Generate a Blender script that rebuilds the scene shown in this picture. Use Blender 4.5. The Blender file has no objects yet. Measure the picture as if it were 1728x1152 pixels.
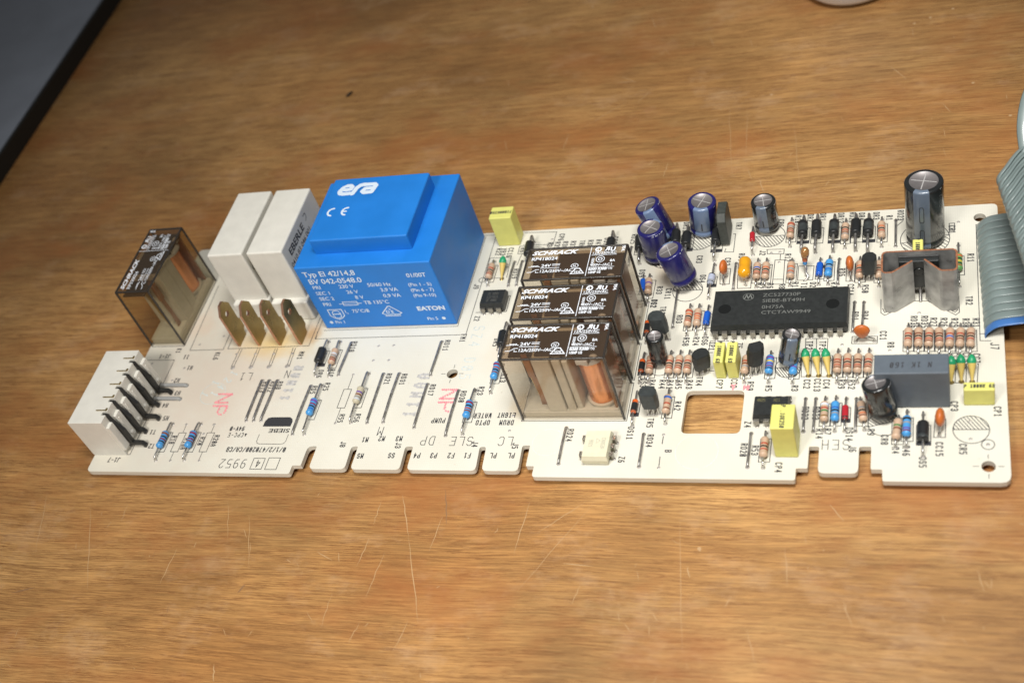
import bpy, bmesh, math, random
from mathutils import Vector, Matrix, geometry
random.seed(7)
# ------------------------------------------------------------------ units: 1 Blender unit = 1 mm
sc = bpy.context.scene
COL = sc.collection
# camera solved from the board's own geometry (rows: image right, image down, forward)
RC = ((0.93975204, 0.20733172, -0.27180814), (-0.0250356, -0.75121883, -0.65957827), (-0.34093888, 0.6266449, -0.70076875))
CP = Vector((64.16357955, -226.51005263, 254.91562204))
FPX = 2111.7
cam = bpy.data.cameras.new('camera'); camo = bpy.data.objects.new('camera', cam); COL.objects.link(camo)
m3 = Matrix([[RC[0][i], -RC[1][i], -RC[2][i]] for i in range(3)])
camo.matrix_world = Matrix.Translation(CP) @ m3.to_4x4()
cam.sensor_width = 36; cam.lens = FPX / 1728 * 36
cam.clip_start = 5; cam.clip_end = 5000
cam.dof.use_dof = True
cam.dof.focus_distance = 346
cam.dof.aperture_fstop = (cam.lens / 1000) / (2 * 1.6)      # lens radius about 2 mm
sc.camera = camo
w = bpy.data.worlds.new('World'); sc.world = w; w.use_nodes = True
bg = w.node_tree.nodes['Background']; bg.inputs[0].default_value = (1.0, 0.98, 0.95, 1); bg.inputs[1].default_value = 0.12
def area(name, loc, target, sx, sy, power, col, spread=180):
    l = bpy.data.lights.new(name, 'AREA'); l.shape = 'RECTANGLE'; l.size = sx; l.size_y = sy
    l.energy = power; l.color = col; l.spread = math.radians(spread)
    o = bpy.data.objects.new(name, l); COL.objects.link(o); o.location = loc
    o.rotation_euler = (Vector(target) - Vector(loc)).to_track_quat('-Z', 'Y').to_euler()
    return o
area('window_light', (80, -110, 520), (55, 15, 0), 170, 120, 0.56e6, (1.0, 0.99, 0.95), 72)
area('room_lamp', (-120, -330, 400), (-95, -95, 0), 100, 90, 0.28e6, (1.0, 0.96, 0.90), 66)
sc.view_settings.view_transform = 'Standard'; sc.view_settings.look = 'None'
sc.view_settings.exposure = 0.0; sc.view_settings.gamma = 1.0
sc.render.engine = 'CYCLES'
sc.cycles.transparent_max_bounces = 24
sc.cycles.max_bounces = 8

# ------------------------------------------------------------------ measuring: picture point -> point of the board plane
REG = dict(A=(100,560,4.43), B=(180,300,3.8395), C=(340,500,3.6), D=(480,270,3.7167), E=(580,560,4.43125), F=(780,330,4.2656),
           G=(820,520,3.7156), H=(1050,310,5.4857), I=(1050,500,5.4857), J=(1050,640,4.937), K=(1300,280,5.4875),
           L=(1440,270,4.4306), M=(1300,460,5.759), N=(1480,500,5.758), O=(1340,620,4.4536), Q=(1620,330,4.268), Z=(0,0,1))
def P(reg, a, b, z=0.0):
    ox, oy, s = REG[reg]; u = (ox + a/s - 864)/FPX; v = (oy + b/s - 576)/FPX
    d = Vector([RC[0][i]*u + RC[1][i]*v + RC[2][i] for i in range(3)])
    return CP + d * ((z - CP.z)/d.z)

# ------------------------------------------------------------------ materials
MATS = {}
def mat(name, col, rough=0.5, metal=0.0, spec=0.5, var=0.0, scale=0.6, bump=0.0, bscale=3.0, coat=0.0, rvar=0.0, trans=0.0, ior=1.45, detail=3):
    if name in MATS: return MATS[name]
    m = bpy.data.materials.new(name); m.use_nodes = True; nt = m.node_tree; b = nt.nodes['Principled BSDF']
    b.inputs['Base Color'].default_value = (*col, 1); b.inputs['Roughness'].default_value = rough
    b.inputs['Metallic'].default_value = metal; b.inputs['Specular IOR Level'].default_value = spec
    b.inputs['Coat Weight'].default_value = coat; b.inputs['IOR'].default_value = ior
    b.inputs['Coat Roughness'].default_value = 0.12
    b.inputs['Transmission Weight'].default_value = trans
    if var > 0 or bump > 0 or rvar > 0:
        tc = nt.nodes.new('ShaderNodeTexCoord')
        n = nt.nodes.new('ShaderNodeTexNoise'); n.inputs['Scale'].default_value = scale; n.inputs['Detail'].default_value = detail
        nt.links.new(tc.outputs['Object'], n.inputs['Vector'])
        if var > 0:
            mr = nt.nodes.new('ShaderNodeMapRange'); mr.inputs[1].default_value = 0.3; mr.inputs[2].default_value = 0.7
            mr.inputs[3].default_value = 1 - var; mr.inputs[4].default_value = 1 + var
            nt.links.new(n.outputs['Fac'], mr.inputs[0])
            mx = nt.nodes.new('ShaderNodeVectorMath'); mx.operation = 'SCALE'; mx.inputs[0].default_value = col
            nt.links.new(mr.outputs[0], mx.inputs['Scale']); nt.links.new(mx.outputs[0], b.inputs['Base Color'])
        if rvar > 0:
            m2 = nt.nodes.new('ShaderNodeMapRange'); m2.inputs[1].default_value = 0.3; m2.inputs[2].default_value = 0.7
            m2.inputs[3].default_value = max(0.02, rough - rvar); m2.inputs[4].default_value = rough + rvar
            nt.links.new(n.outputs['Fac'], m2.inputs[0]); nt.links.new(m2.outputs[0], b.inputs['Roughness'])
        if bump > 0:
            n2 = nt.nodes.new('ShaderNodeTexNoise'); n2.inputs['Scale'].default_value = bscale; n2.inputs['Detail'].default_value = 4
            nt.links.new(tc.outputs['Object'], n2.inputs['Vector'])
            bp = nt.nodes.new('ShaderNodeBump'); bp.inputs['Strength'].default_value = bump; bp.inputs['Distance'].default_value = 0.2
            nt.links.new(n2.outputs['Fac'], bp.inputs['Height']); nt.links.new(bp.outputs[0], b.inputs['Normal'])
    MATS[name] = m; return m

def smoke_mat(name, tint, gloss=0.09):
    m = bpy.data.materials.new(name); m.use_nodes = True; nt = m.node_tree; N = nt.nodes; Lk = nt.links
    for n in list(N): N.remove(n)
    out = N.new('ShaderNodeOutputMaterial'); tr = N.new('ShaderNodeBsdfTransparent'); gl = N.new('ShaderNodeBsdfGlossy')
    df = N.new('ShaderNodeBsdfDiffuse'); df.inputs[0].default_value = (0.34, 0.27, 0.21, 1)
    tr.inputs[0].default_value = (*tint, 1); gl.inputs['Roughness'].default_value = 0.10
    ge = N.new('ShaderNodeNewGeometry'); dt = N.new('ShaderNodeVectorMath'); dt.operation = 'DOT_PRODUCT'; Lk.new(ge.outputs['Normal'], dt.inputs[0]); Lk.new(ge.outputs['Incoming'], dt.inputs[1])
    ab = N.new('ShaderNodeMath'); ab.operation = 'ABSOLUTE'; Lk.new(dt.outputs['Value'], ab.inputs[0])
    om = N.new('ShaderNodeMath'); om.operation = 'SUBTRACT'; om.inputs[0].default_value = 1.0; Lk.new(ab.outputs[0], om.inputs[1])
    pw = N.new('ShaderNodeMath'); pw.operation = 'POWER'; pw.inputs[1].default_value = 4.0; Lk.new(om.outputs[0], pw.inputs[0])
    fr = N.new('ShaderNodeMath'); fr.operation = 'MULTIPLY_ADD'; fr.inputs[1].default_value = 0.8; fr.inputs[2].default_value = 0.045; Lk.new(pw.outputs[0], fr.inputs[0])
    m0 = N.new('ShaderNodeMixShader'); m0.inputs[0].default_value = 0.045; Lk.new(tr.outputs[0], m0.inputs[1]); Lk.new(df.outputs[0], m0.inputs[2])
    m1 = N.new('ShaderNodeMixShader'); Lk.new(fr.outputs[0], m1.inputs[0]); Lk.new(m0.outputs[0], m1.inputs[1]); Lk.new(gl.outputs[0], m1.inputs[2])
    Lk.new(m1.outputs[0], out.inputs[0]); return m

def pcb_mat():
    m = bpy.data.materials.new('cream_laminate'); m.use_nodes = True; nt = m.node_tree; N = nt.nodes; Lk = nt.links
    b = N['Principled BSDF']; b.inputs['Roughness'].default_value = 0.42; b.inputs['Specular IOR Level'].default_value = 0.35
    tc = N.new('ShaderNodeTexCoord')
    def wave(axis):
        wv = N.new('ShaderNodeTexWave'); wv.wave_type = 'BANDS'; wv.bands_direction = axis
        wv.inputs['Scale'].default_value = 0.53; wv.inputs['Distortion'].default_value = 0.8; wv.inputs['Detail Scale'].default_value = 0.6
        Lk.new(tc.outputs['Object'], wv.inputs['Vector']); return wv
    wx, wy = wave('X'), wave('Y')
    ad = N.new('ShaderNodeMath'); ad.operation = 'MULTIPLY'; Lk.new(wx.outputs['Fac'], ad.inputs[0]); Lk.new(wy.outputs['Fac'], ad.inputs[1])
    n = N.new('ShaderNodeTexNoise'); n.inputs['Scale'].default_value = 0.035; n.inputs['Detail'].default_value = 5; Lk.new(tc.outputs['Object'], n.inputs['Vector'])
    r = N.new('ShaderNodeValToRGB'); r.color_ramp.elements[0].position = 0.3; r.color_ramp.elements[1].position = 0.72
    r.color_ramp.elements[0].color = (0.66, 0.625, 0.53, 1); r.color_ramp.elements[1].color = (0.75, 0.725, 0.635, 1); Lk.new(n.outputs['Fac'], r.inputs[0])
    mw = N.new('ShaderNodeMix'); mw.data_type = 'RGBA'; mw.blend_type = 'MULTIPLY'; mw.inputs[0].default_value = 0.5
    rw = N.new('ShaderNodeMapRange'); rw.inputs[3].default_value = 0.90; rw.inputs[4].default_value = 1.02; Lk.new(ad.outputs[0], rw.inputs[0])
    Lk.new(r.outputs[0], mw.inputs[6]); Lk.new(rw.outputs[0], mw.inputs[7])
    cur = mw.outputs[2]
    def stain(x, y, rx, ry, col, amt, soft=0.5):
        nonlocal cur
        mp = N.new('ShaderNodeMapping'); mp.inputs['Location'].default_value = (-x/rx, -y/ry, 0); mp.inputs['Scale'].default_value = (1/rx, 1/ry, 0.001)
        Lk.new(tc.outputs['Object'], mp.inputs[0])
        nn = N.new('ShaderNodeTexNoise'); nn.inputs['Scale'].default_value = 0.25; nn.inputs['Detail'].default_value = 4; Lk.new(tc.outputs['Object'], nn.inputs['Vector'])
        ln = N.new('ShaderNodeVectorMath'); ln.operation = 'LENGTH'; Lk.new(mp.outputs[0], ln.inputs[0])
        s = N.new('ShaderNodeMath'); s.operation = 'MULTIPLY_ADD'; Lk.new(nn.outputs['Fac'], s.inputs[0]); s.inputs[1].default_value = 0.8; Lk.new(ln.outputs['Value'], s.inputs[2])
        mr = N.new('ShaderNodeMapRange'); mr.inputs[1].default_value = 1.4; mr.inputs[2].default_value = 1.4 - soft - 0.5; mr.inputs[3].default_value = 0; mr.inputs[4].default_value = amt
        mr.interpolation_type = 'SMOOTHSTEP'; Lk.new(s.outputs[0], mr.inputs[0])
        mx = N.new('ShaderNodeMix'); mx.data_type = 'RGBA'; mx.blend_type = 'MIX'; Lk.new(mr.outputs[0], mx.inputs[0]); Lk.new(cur, mx.inputs[6]); mx.inputs[7].default_value = (*col, 1)
        cur = mx.outputs[2]
    stain(-140, 3, 20, 9, (0.72, 0.52, 0.20), 0.95)          # scorched yellow patch under the blade terminals
    stain(-128, 7, 6, 7, (0.42, 0.22, 0.07), 0.75)
    stain(-52, -22, 5, 9, (0.66, 0.50, 0.30), 0.55)
    stain(-17, 27, 8, 9, (0.70, 0.52, 0.33), 0.5)
    stain(-155, -15, 45, 40, (0.64, 0.52, 0.43), 0.55)
    stain(-62, -3, 8, 12, (0.76, 0.60, 0.46), 0.4)
    stain(-170, 12, 10, 12, (0.72, 0.55, 0.42), 0.5)
    sn = N.new('ShaderNodeTexNoise'); sn.inputs['Scale'].default_value = 0.55; sn.inputs['Detail'].default_value = 3; Lk.new(tc.outputs['Object'], sn.inputs['Vector'])
    sr = N.new('ShaderNodeMapRange'); sr.inputs[1].default_value = 0.70; sr.inputs[2].default_value = 0.78; sr.inputs[4].default_value = 0.35; Lk.new(sn.outputs['Fac'], sr.inputs[0])
    sx_ = N.new('ShaderNodeMix'); sx_.data_type = 'RGBA'; Lk.new(sr.outputs[0], sx_.inputs[0]); Lk.new(cur, sx_.inputs[6]); sx_.inputs[7].default_value = (0.36, 0.27, 0.18, 1); cur = sx_.outputs[2]
    Lk.new(cur, b.inputs['Base Color'])
    bp = N.new('ShaderNodeBump'); bp.inputs['Strength'].default_value = 0.25; bp.inputs['Distance'].default_value = 0.05
    Lk.new(ad.outputs[0], bp.inputs['Height']); Lk.new(bp.outputs[0], b.inputs['Normal'])
    return m

def wood_mat():
    m = bpy.data.materials.new('worn_oak_veneer'); m.use_nodes = True; nt = m.node_tree; N = nt.nodes; Lk = nt.links
    b = N['Principled BSDF']
    tc = N.new('ShaderNodeTexCoord')
    def mapped(sx, sy, rz=0.0, off=(0, 0, 0)):
        mp = N.new('ShaderNodeMapping'); mp.inputs['Scale'].default_value = (sx, sy, 0.01); mp.inputs['Rotation'].default_value = (0, 0, rz); mp.inputs['Location'].default_value = off
        return mp
    # slow warp so the grain wanders
    wn = N.new('ShaderNodeTexNoise'); wn.inputs['Scale'].default_value = 0.006; wn.inputs['Detail'].default_value = 2; Lk.new(tc.outputs['Object'], wn.inputs['Vector'])
    ws = N.new('ShaderNodeVectorMath'); ws.operation = 'SCALE'; ws.inputs['Scale'].default_value = 12; Lk.new(wn.outputs['Color'], ws.inputs[0])
    wa = N.new('ShaderNodeVectorMath'); wa.operation = 'ADD'; Lk.new(tc.outputs['Object'], wa.inputs[0]); Lk.new(ws.outputs[0], wa.inputs[1])
    def noise(mp, scale, detail, rough=0.55):
        n = N.new('ShaderNodeTexNoise'); n.inputs['Scale'].default_value = scale; n.inputs['Detail'].default_value = detail; n.inputs['Roughness'].default_value = rough
        Lk.new(wa.outputs[0], mp.inputs[0]); Lk.new(mp.outputs[0], n.inputs['Vector']); return n
    a = math.radians(1.5)
    broad = noise(mapped(0.006, 0.022, a), 1.0, 3)
    mid = noise(mapped(0.02, 0.32, a), 1.0, 4)
    fine = noise(mapped(0.08, 2.3, a, (3, 7, 0)), 1.0, 4, 0.7)
    pores = noise(mapped(0.030, 1.7, a, (11, 2, 0)), 1.0, 4, 0.8)
    r1 = N.new('ShaderNodeValToRGB'); e = r1.color_ramp.elements; e[0].position = 0.30; e[1].position = 0.72
    e[0].color = (0.385, 0.185, 0.058, 1); e[1].color = (0.525, 0.305, 0.115, 1); Lk.new(broad.outputs['Fac'], r1.inputs[0])
    def mul(cur, fac_sock, lo, hi, a0, a1):
        mr = N.new('ShaderNodeMapRange'); mr.inputs[1].default_value = a0; mr.inputs[2].default_value = a1; mr.inputs[3].default_value = lo; mr.inputs[4].default_value = hi
        Lk.new(fac_sock, mr.inputs[0]); vm = N.new('ShaderNodeVectorMath'); vm.operation = 'SCALE'; Lk.new(cur, vm.inputs[0]); Lk.new(mr.outputs[0], vm.inputs['Scale']); return vm.outputs[0]
    cur = mul(r1.outputs[0], mid.outputs['Fac'], 0.90, 1.07, 0.32, 0.68)
    cur = mul(cur, fine.outputs['Fac'], 0.72, 1.14, 0.38, 0.60)
    big = N.new('ShaderNodeTexNoise'); big.inputs['Scale'].default_value = 0.011; big.inputs['Detail'].default_value = 5; big.inputs['Roughness'].default_value = 0.6; Lk.new(tc.outputs['Object'], big.inputs['Vector'])
    cur = mul(cur, big.outputs['Fac'], 0.68, 1.12, 0.36, 0.62)
    # dark pore streaks
    sb = N.new('ShaderNodeMath'); sb.operation = 'SUBTRACT'; sb.inputs[1].default_value = 0.5; Lk.new(pores.outputs['Fac'], sb.inputs[0])
    ab = N.new('ShaderNodeMath'); ab.operation = 'ABSOLUTE'; Lk.new(sb.outputs[0], ab.inputs[0])
    mr = N.new('ShaderNodeMapRange'); mr.inputs[1].default_value = 0.045; mr.inputs[2].default_value = 0.010; mr.inputs[4].default_value = 0.9; Lk.new(ab.outputs[0], mr.inputs[0])
    pm = noise(mapped(0.05, 0.5, a, (5, 5, 0)), 1.0, 4)
    pmr = N.new('ShaderNodeMapRange'); pmr.inputs[1].default_value = 0.36; pmr.inputs[2].default_value = 0.54; Lk.new(pm.outputs['Fac'], pmr.inputs[0])
    pf = N.new('ShaderNodeMath'); pf.operation = 'MULTIPLY'; Lk.new(mr.outputs[0], pf.inputs[0]); Lk.new(pmr.outputs[0], pf.inputs[1])
    mx = N.new('ShaderNodeMix'); mx.data_type = 'RGBA'; Lk.new(pf.outputs[0], mx.inputs[0]); Lk.new(cur, mx.inputs[6]); mx.inputs[7].default_value = (0.17, 0.07, 0.022, 1)
    # worn pale patches
    wp = noise(mapped(0.04, 0.06, 0.3, (2, 9, 0)), 1.0, 6, 0.72)
    wr = N.new('ShaderNodeMapRange'); wr.inputs[1].default_value = 0.53; wr.inputs[2].default_value = 0.72; wr.inputs[4].default_value = 0.30; Lk.new(wp.outputs['Fac'], wr.inputs[0])
    mx2 = N.new('ShaderNodeMix'); mx2.data_type = 'RGBA'; Lk.new(wr.outputs[0], mx2.inputs[0]); Lk.new(mx.outputs[2], mx2.inputs[6]); mx2.inputs[7].default_value = (0.60, 0.40, 0.235, 1)
    # reddish rubbed patches
    rp = noise(mapped(0.016, 0.03, -0.4, (20, 1, 0)), 1.0, 5, 0.65)
    rr = N.new('ShaderNodeMapRange'); rr.inputs[1].default_value = 0.50; rr.inputs[2].default_value = 0.70; rr.inputs[4].default_value = 0.7; Lk.new(rp.outputs['Fac'], rr.inputs[0])
    mx3 = N.new('ShaderNodeMix'); mx3.data_type = 'RGBA'; Lk.new(rr.outputs[0], mx3.inputs[0]); Lk.new(mx2.outputs[2], mx3.inputs[6]); mx3.inputs[7].default_value = (0.33, 0.12, 0.035, 1)
    Lk.new(mx3.outputs[2], b.inputs['Base Color'])
    ro = N.new('ShaderNodeMapRange'); ro.inputs[3].default_value = 0.36; ro.inputs[4].default_value = 0.56; Lk.new(wp.outputs['Fac'], ro.inputs[0]); Lk.new(ro.outputs[0], b.inputs['Roughness'])
    b.inputs['Specular IOR Level'].default_value = 0.4
    bp = N.new('ShaderNodeBump'); bp.inputs['Strength'].default_value = 0.35; bp.inputs['Distance'].default_value = 0.15
    Lk.new(fine.outputs['Fac'], bp.inputs['Height']); Lk.new(bp.outputs[0], b.inputs['Normal'])
    return m

PCB = pcb_mat(); WOOD = wood_mat()
INK = mat('black_print', (0.035, 0.035, 0.04), 0.6)
PINK = mat('pink_stamp_ink', (0.80, 0.27, 0.30), 0.7, var=0.25, scale=1.5)
GREYINK = mat('grey_stamp_ink', (0.47, 0.455, 0.44), 0.7, var=0.25, scale=1.2)
PALEINK = mat('pale_blue_stamp_ink', (0.60, 0.64, 0.62), 0.7, var=0.15, scale=1.2)
PAD = mat('dull_solder', (0.46, 0.43, 0.40), 0.5, 0.4, var=0.3, scale=2)
PIN = mat('chip_pin', (0.30, 0.28, 0.245), 0.33, 0.8, var=0.15)
LEAD = mat('tinned_lead', (0.60, 0.585, 0.56), 0.32, 1.0, var=0.2, scale=0.8, rvar=0.12)
DULL = mat('dull_tinned_wire', (0.36, 0.345, 0.33), 0.42, 0.85, var=0.25, scale=0.7, rvar=0.1)
BLUEPLASTIC = mat('blue_plastic', (0.014, 0.195, 0.64), 0.44, var=0.06, scale=0.12, bump=0.30, bscale=5, rvar=.06)
WHITEPRINT = mat('pale_print', (0.66, 0.76, 0.88), 0.6)
RELAYPRINT = mat('white_print', (0.82, 0.86, 0.93), 0.6)
CREAM = mat('cream_white_plastic', (0.74, 0.72, 0.655), 0.45, var=0.04, scale=0.25, bump=0.05)
BRASS = mat('tarnished_brass', (0.31, 0.225, 0.085), 0.36, 0.7, var=0.2, scale=0.25, rvar=0.12)
COPPERISH = mat('coppery_edge', (0.55, 0.30, 0.20), 0.35, 0.9, var=0.2)
BLACKEPOXY = mat('black_epoxy', (0.022, 0.024, 0.024), 0.42, var=0.2, scale=1.0, bump=0.08, bscale=6)
GREYEPOXY = mat('dark_grey_epoxy', (0.040, 0.046, 0.047), 0.38, var=0.2, scale=1.0)
DIODE = mat('black_diode', (0.018, 0.019, 0.02), 0.38, var=0.15)
CREAMCHIP = mat('cream_epoxy', (0.66, 0.63, 0.47), 0.5, var=0.04)
GREYTEXT = mat('grey_marking', (0.155, 0.16, 0.15), 0.6)
PALETEXT = mat('faint_chip_marking', (0.42, 0.41, 0.33), 0.6)
NAVY = mat('navy_sleeve', (0.015, 0.014, 0.11), 0.28, coat=0.3, var=0.1)
BLKSL = mat('black_sleeve', (0.014, 0.016, 0.017), 0.24, coat=0.5, var=0.2)
STRIPE = mat('grey_blue_stripe', (0.13, 0.165, 0.22), 0.3, coat=0.4)
STRIPE2 = mat('pale_blue_stripe', (0.15, 0.21, 0.34), 0.3, coat=0.4)
ALU = mat('aluminium_can_top', (0.29, 0.265, 0.265), 0.45, 0.6, var=0.08)
SCORE = mat('bright_score', (0.62, 0.60, 0.59), 0.3, 0.4)
YELLOW = mat('yellow_plastic', (0.68, 0.655, 0.18), 0.42, var=0.04, scale=0.5, bump=0.06)
GREYBOX = mat('grey_plastic', (0.105, 0.125, 0.15), 0.40, var=0.05, bump=0.05)
ORANGE = mat('orange_ceramic', (0.52, 0.135, 0.028), 0.36, var=0.1)
AMBER = mat('amber_resin', (0.72, 0.33, 0.012), 0.2, coat=0.5, var=0.08)
GREENBEAD = mat('green_lacquer', (0.02, 0.30, 0.13), 0.35)
YTAPER = mat('pale_yellow_lacquer', (0.62, 0.46, 0.13), 0.45)
SHEET = mat('grey_sheet_steel', (0.36, 0.355, 0.345), 0.36, 0.45, var=0.35, scale=0.3, rvar=0.1)
RUST = mat('rusty_cut_edge', (0.27, 0.105, 0.05), 0.6, var=0.4, scale=1.2)
TAN = mat('tan_lacquer', (0.52, 0.36, 0.25), 0.38, var=0.10, scale=0.4, coat=0.15)
RBLUE = mat('blue_lacquer', (0.065, 0.29, 0.62), 0.32, coat=0.25)
DBLUE = mat('deep_blue_lacquer', (0.012, 0.10, 0.50), 0.28, coat=0.3)
RGREEN = mat('green_resistor_lacquer', (0.12, 0.30, 0.09), 0.4)
BANDS = {'r': mat('red_band', (0.40, 0.075, 0.04), .4), 'o': mat('orange_band', (0.58, 0.15, 0.055), .4), 'n': mat('brown_band', (0.20, 0.06, 0.03), .4),
         'k': mat('black_band', (0.02, 0.02, 0.02), .4), 'y': mat('yellow_band', (0.7, 0.5, 0.05), .4), 'v': mat('violet_band', (0.15, 0.06, 0.33), .4),
         'e': mat('grey_band', (0.27, 0.28, 0.29), .4), 'w': mat('whitish_band', (0.62, 0.66, 0.72), .4), 'g': mat('green_band', (0.05, 0.20, 0.06), .4),
         'd': mat('gold_band', (0.42, 0.24, 0.08), .35, .5), 'b': mat('blue_band', (0.03, 0.12, 0.45), .4), 'm': mat('maroon_band', (0.22, 0.02, 0.06), .4)}
GLASSRED = mat('orange_glass_diode', (0.62, 0.11, 0.02), 0.15, coat=0.6)
GLASSPALE = mat('pale_glass_diode', (0.42, 0.46, 0.58), 0.18, coat=0.6)
REDBODY = mat('red_body', (0.42, 0.02, 0.03), 0.25, coat=0.4)
COPPER = mat('copper_winding', (0.92, 0.40, 0.19), 0.26, 0.7, var=0.12, scale=3)
BEIGE = mat('beige_plastic', (0.56, 0.51, 0.41), 0.5, var=0.05)
BROWN = mat('brown_metal_spring', (0.33, 0.17, 0.09), 0.4, 0.4)
DARKBROWN = mat('dark_armature', (0.085, 0.06, 0.045), 0.45, 0.2)
DARKEDGE = mat('dark_smoky_edge', (0.035, 0.030, 0.026), 0.25, coat=0.3)
SMOKE = smoke_mat('smoky_clear_plastic', (0.90, 0.86, 0.80))
SMOKE2 = smoke_mat('darker_smoky_plastic', (0.80, 0.76, 0.65))
FILM = smoke_mat('smoky_top_print_panel', (0.70, 0.62, 0.54))
RIBBON = mat('grey_green_pvc', (0.19, 0.235, 0.23), 0.36, coat=0.35, var=0.08, scale=0.1)
RIBBLUE = mat('blue_pvc', (0.055, 0.16, 0.42), 0.30, coat=0.25)
BLACKSPR = mat('blackened_spring', (0.035, 0.034, 0.032), 0.4, 0.3, var=0.2)
PANEL = mat('blue_grey_paint', (0.27, 0.30, 0.36), 0.55, var=0.08, scale=0.05)
PANELEDGE = mat('black_rubber_edge', (0.014, 0.014, 0.012), 0.6)
WHITECER = mat('white_glaze', (0.88, 0.91, 0.95), 0.3)
SPECK = mat('dark_bark', (0.03, 0.018, 0.01), 0.7, var=0.3, scale=3)
SCR = mat('pale_scratch', (0.46, 0.29, 0.145), 0.6)
SCRD = mat('dark_scratch', (0.24, 0.13, 0.06), 0.6)
GREYPIPE = mat('grey_tubing', (0.30, 0.30, 0.295), 0.45)
STAINM = mat('ring_stain', (0.33, 0.17, 0.07), 0.5, var=0.25, scale=0.2)

# ------------------------------------------------------------------ mesh helpers
class MB:
    def __init__(s): s.v = []; s.f = []; s.m = []; s.s = []; s.mats = []
    def mi(s, m):
        if m not in s.mats: s.mats.append(m)
        return s.mats.index(m)
    def add(s, vs, fs, m, smooth=False):
        o = len(s.v); k = s.mi(m); s.v += [tuple(x) for x in vs]
        for f in fs: s.f.append([i + o for i in f]); s.m.append(k); s.s.append(smooth)
        return s
    def box(s, a, b, m, bev=0.0, M=None, seg=2):
        bm = bmesh.new(); bmesh.ops.create_cube(bm, size=1)
        for v in bm.verts: v.co = Vector([(a[i] + b[i])/2 + v.co[i]*(b[i] - a[i]) for i in range(3)])
        if bev > 0: bmesh.ops.bevel(bm, geom=list(bm.edges), offset=bev, segments=seg, profile=0.5, affect='EDGES', clamp_overlap=True)
        return s._bm(bm, m, M, bev > 0)
    def _bm(s, bm, m, M=None, smooth=False):
        bm.verts.index_update(); vs = [(M @ v.co if M else v.co) for v in bm.verts]; fs = [[v.index for v in f.verts] for f in bm.faces]; bm.free()
        return s.add(vs, fs, m, False)
    def prism(s, poly, z0, z1, m, bev=0.0, M=None, axis='Z'):
        n = len(poly)
        def mk(p, z): return {'Z': Vector((p[0], p[1], z)), 'Y': Vector((p[0], z, p[1])), 'X': Vector((z, p[0], p[1]))}[axis]
        bm = bmesh.new(); lo = [bm.verts.new(mk(p, z0)) for p in poly]; hi = [bm.verts.new(mk(p, z1)) for p in poly]
        bm.faces.new(lo[::-1]); bm.faces.new(hi)
        for i in range(n): bm.faces.new([lo[i], lo[(i+1) % n], hi[(i+1) % n], hi[i]])
        bmesh.ops.recalc_face_normals(bm, faces=bm.faces)
        if bev > 0: bmesh.ops.bevel(bm, geom=list(bm.edges), offset=bev, segments=2, profile=0.5, affect='EDGES', clamp_overlap=True)
        return s._bm(bm, m, M)
    def tube(s, pts, r, m, n=8, caps=True, flat=None):
        pts = [Vector(p) for p in pts]; rr = r if isinstance(r, (list, tuple)) else [r]*len(pts)
        vs = []; fs = []; up = None
        for i, p in enumerate(pts):
            d = (pts[min(i+1, len(pts)-1)] - pts[max(i-1, 0)]).normalized()
            if up is None:
                up = Vector((0, 0, 1)) if abs(d.z) < 0.9 else Vector((1, 0, 0))
                if flat is not None: up = Vector(flat[2]) if len(flat) > 2 else up
            x = d.cross(up).normalized(); y = x.cross(d).normalized(); up = y
            fx, fy = (flat[0], flat[1]) if flat else (1, 1)
            for k in range(n):
                a = 2*math.pi*k/n; vs.append(p + x*math.cos(a)*rr[i]*fx + y*math.sin(a)*rr[i]*fy)
        for i in range(len(pts)-1):
            for k in range(n): fs.append([i*n+k, i*n+(k+1) % n, (i+1)*n+(k+1) % n, (i+1)*n+k])
        s.add(vs, [f[::-1] for f in fs], m, True)
        if caps:
            k0 = len(vs); s.add(vs[:n], [list(range(n))], m); s.add(vs[-n:], [list(range(n))[::-1]], m)
        return s
    def lathe(s, prof, A, B, matf, n=24, cap=True):
        """prof: (distance along A->B, radius); matf(ring, sector angle) -> material"""
        A = Vector(A); B = Vector(B); d = (B - A).normalized()
        x = Vector((1, 0, 0)); x = (x - d*x.dot(d)).normalized() if abs(d.x) < 0.9 else Vector((0, 1, 0)).cross(d).normalized()
        y = d.cross(x)
        rings = [[A + d*t + x*math.cos(2*math.pi*k/n)*r + y*math.sin(2*math.pi*k/n)*r for k in range(n)] for t, r in prof]
        o = len(s.v)
        for rg in rings: s.v += [tuple(p) for p in rg]
        for i in range(len(rings)-1):
            for k in range(n):
                mm = matf(i, 2*math.pi*(k+.5)/n) if callable(matf) else matf
                s.f.append([o+i*n+k, o+i*n+(k+1) % n, o+(i+1)*n+(k+1) % n, o+(i+1)*n+k]); s.m.append(s.mi(mm)); s.s.append(True)
        if cap:
            for i, rev in ((0, True), (len(rings)-1, False)):
                if prof[i][1] > 1e-3:
                    mm = matf(i if i == 0 else i-1, 0) if callable(matf) else matf
                    f = [k for k in range(n)]; s.add(rings[i], [f[::-1] if rev else f], mm)
        return s
    def ell(s, c, r, m, M=None, n=14, h=9, pow_=1.0):
        vs = []; fs = []
        for i in range(h+1):
            t = math.pi*i/h
            for k in range(n):
                a = 2*math.pi*k/n; p = Vector((math.sin(t)*math.cos(a)*r[0], math.sin(t)*math.sin(a)*r[1], math.cos(t)*r[2]))
                if M: p = M @ p
                vs.append(Vector(c) + p)
        for i in range(h):
            for k in range(n): fs.append([i*n+k, (i+1)*n+k, (i+1)*n+(k+1) % n, i*n+(k+1) % n])
        return s.add(vs, fs, m, True)
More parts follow.
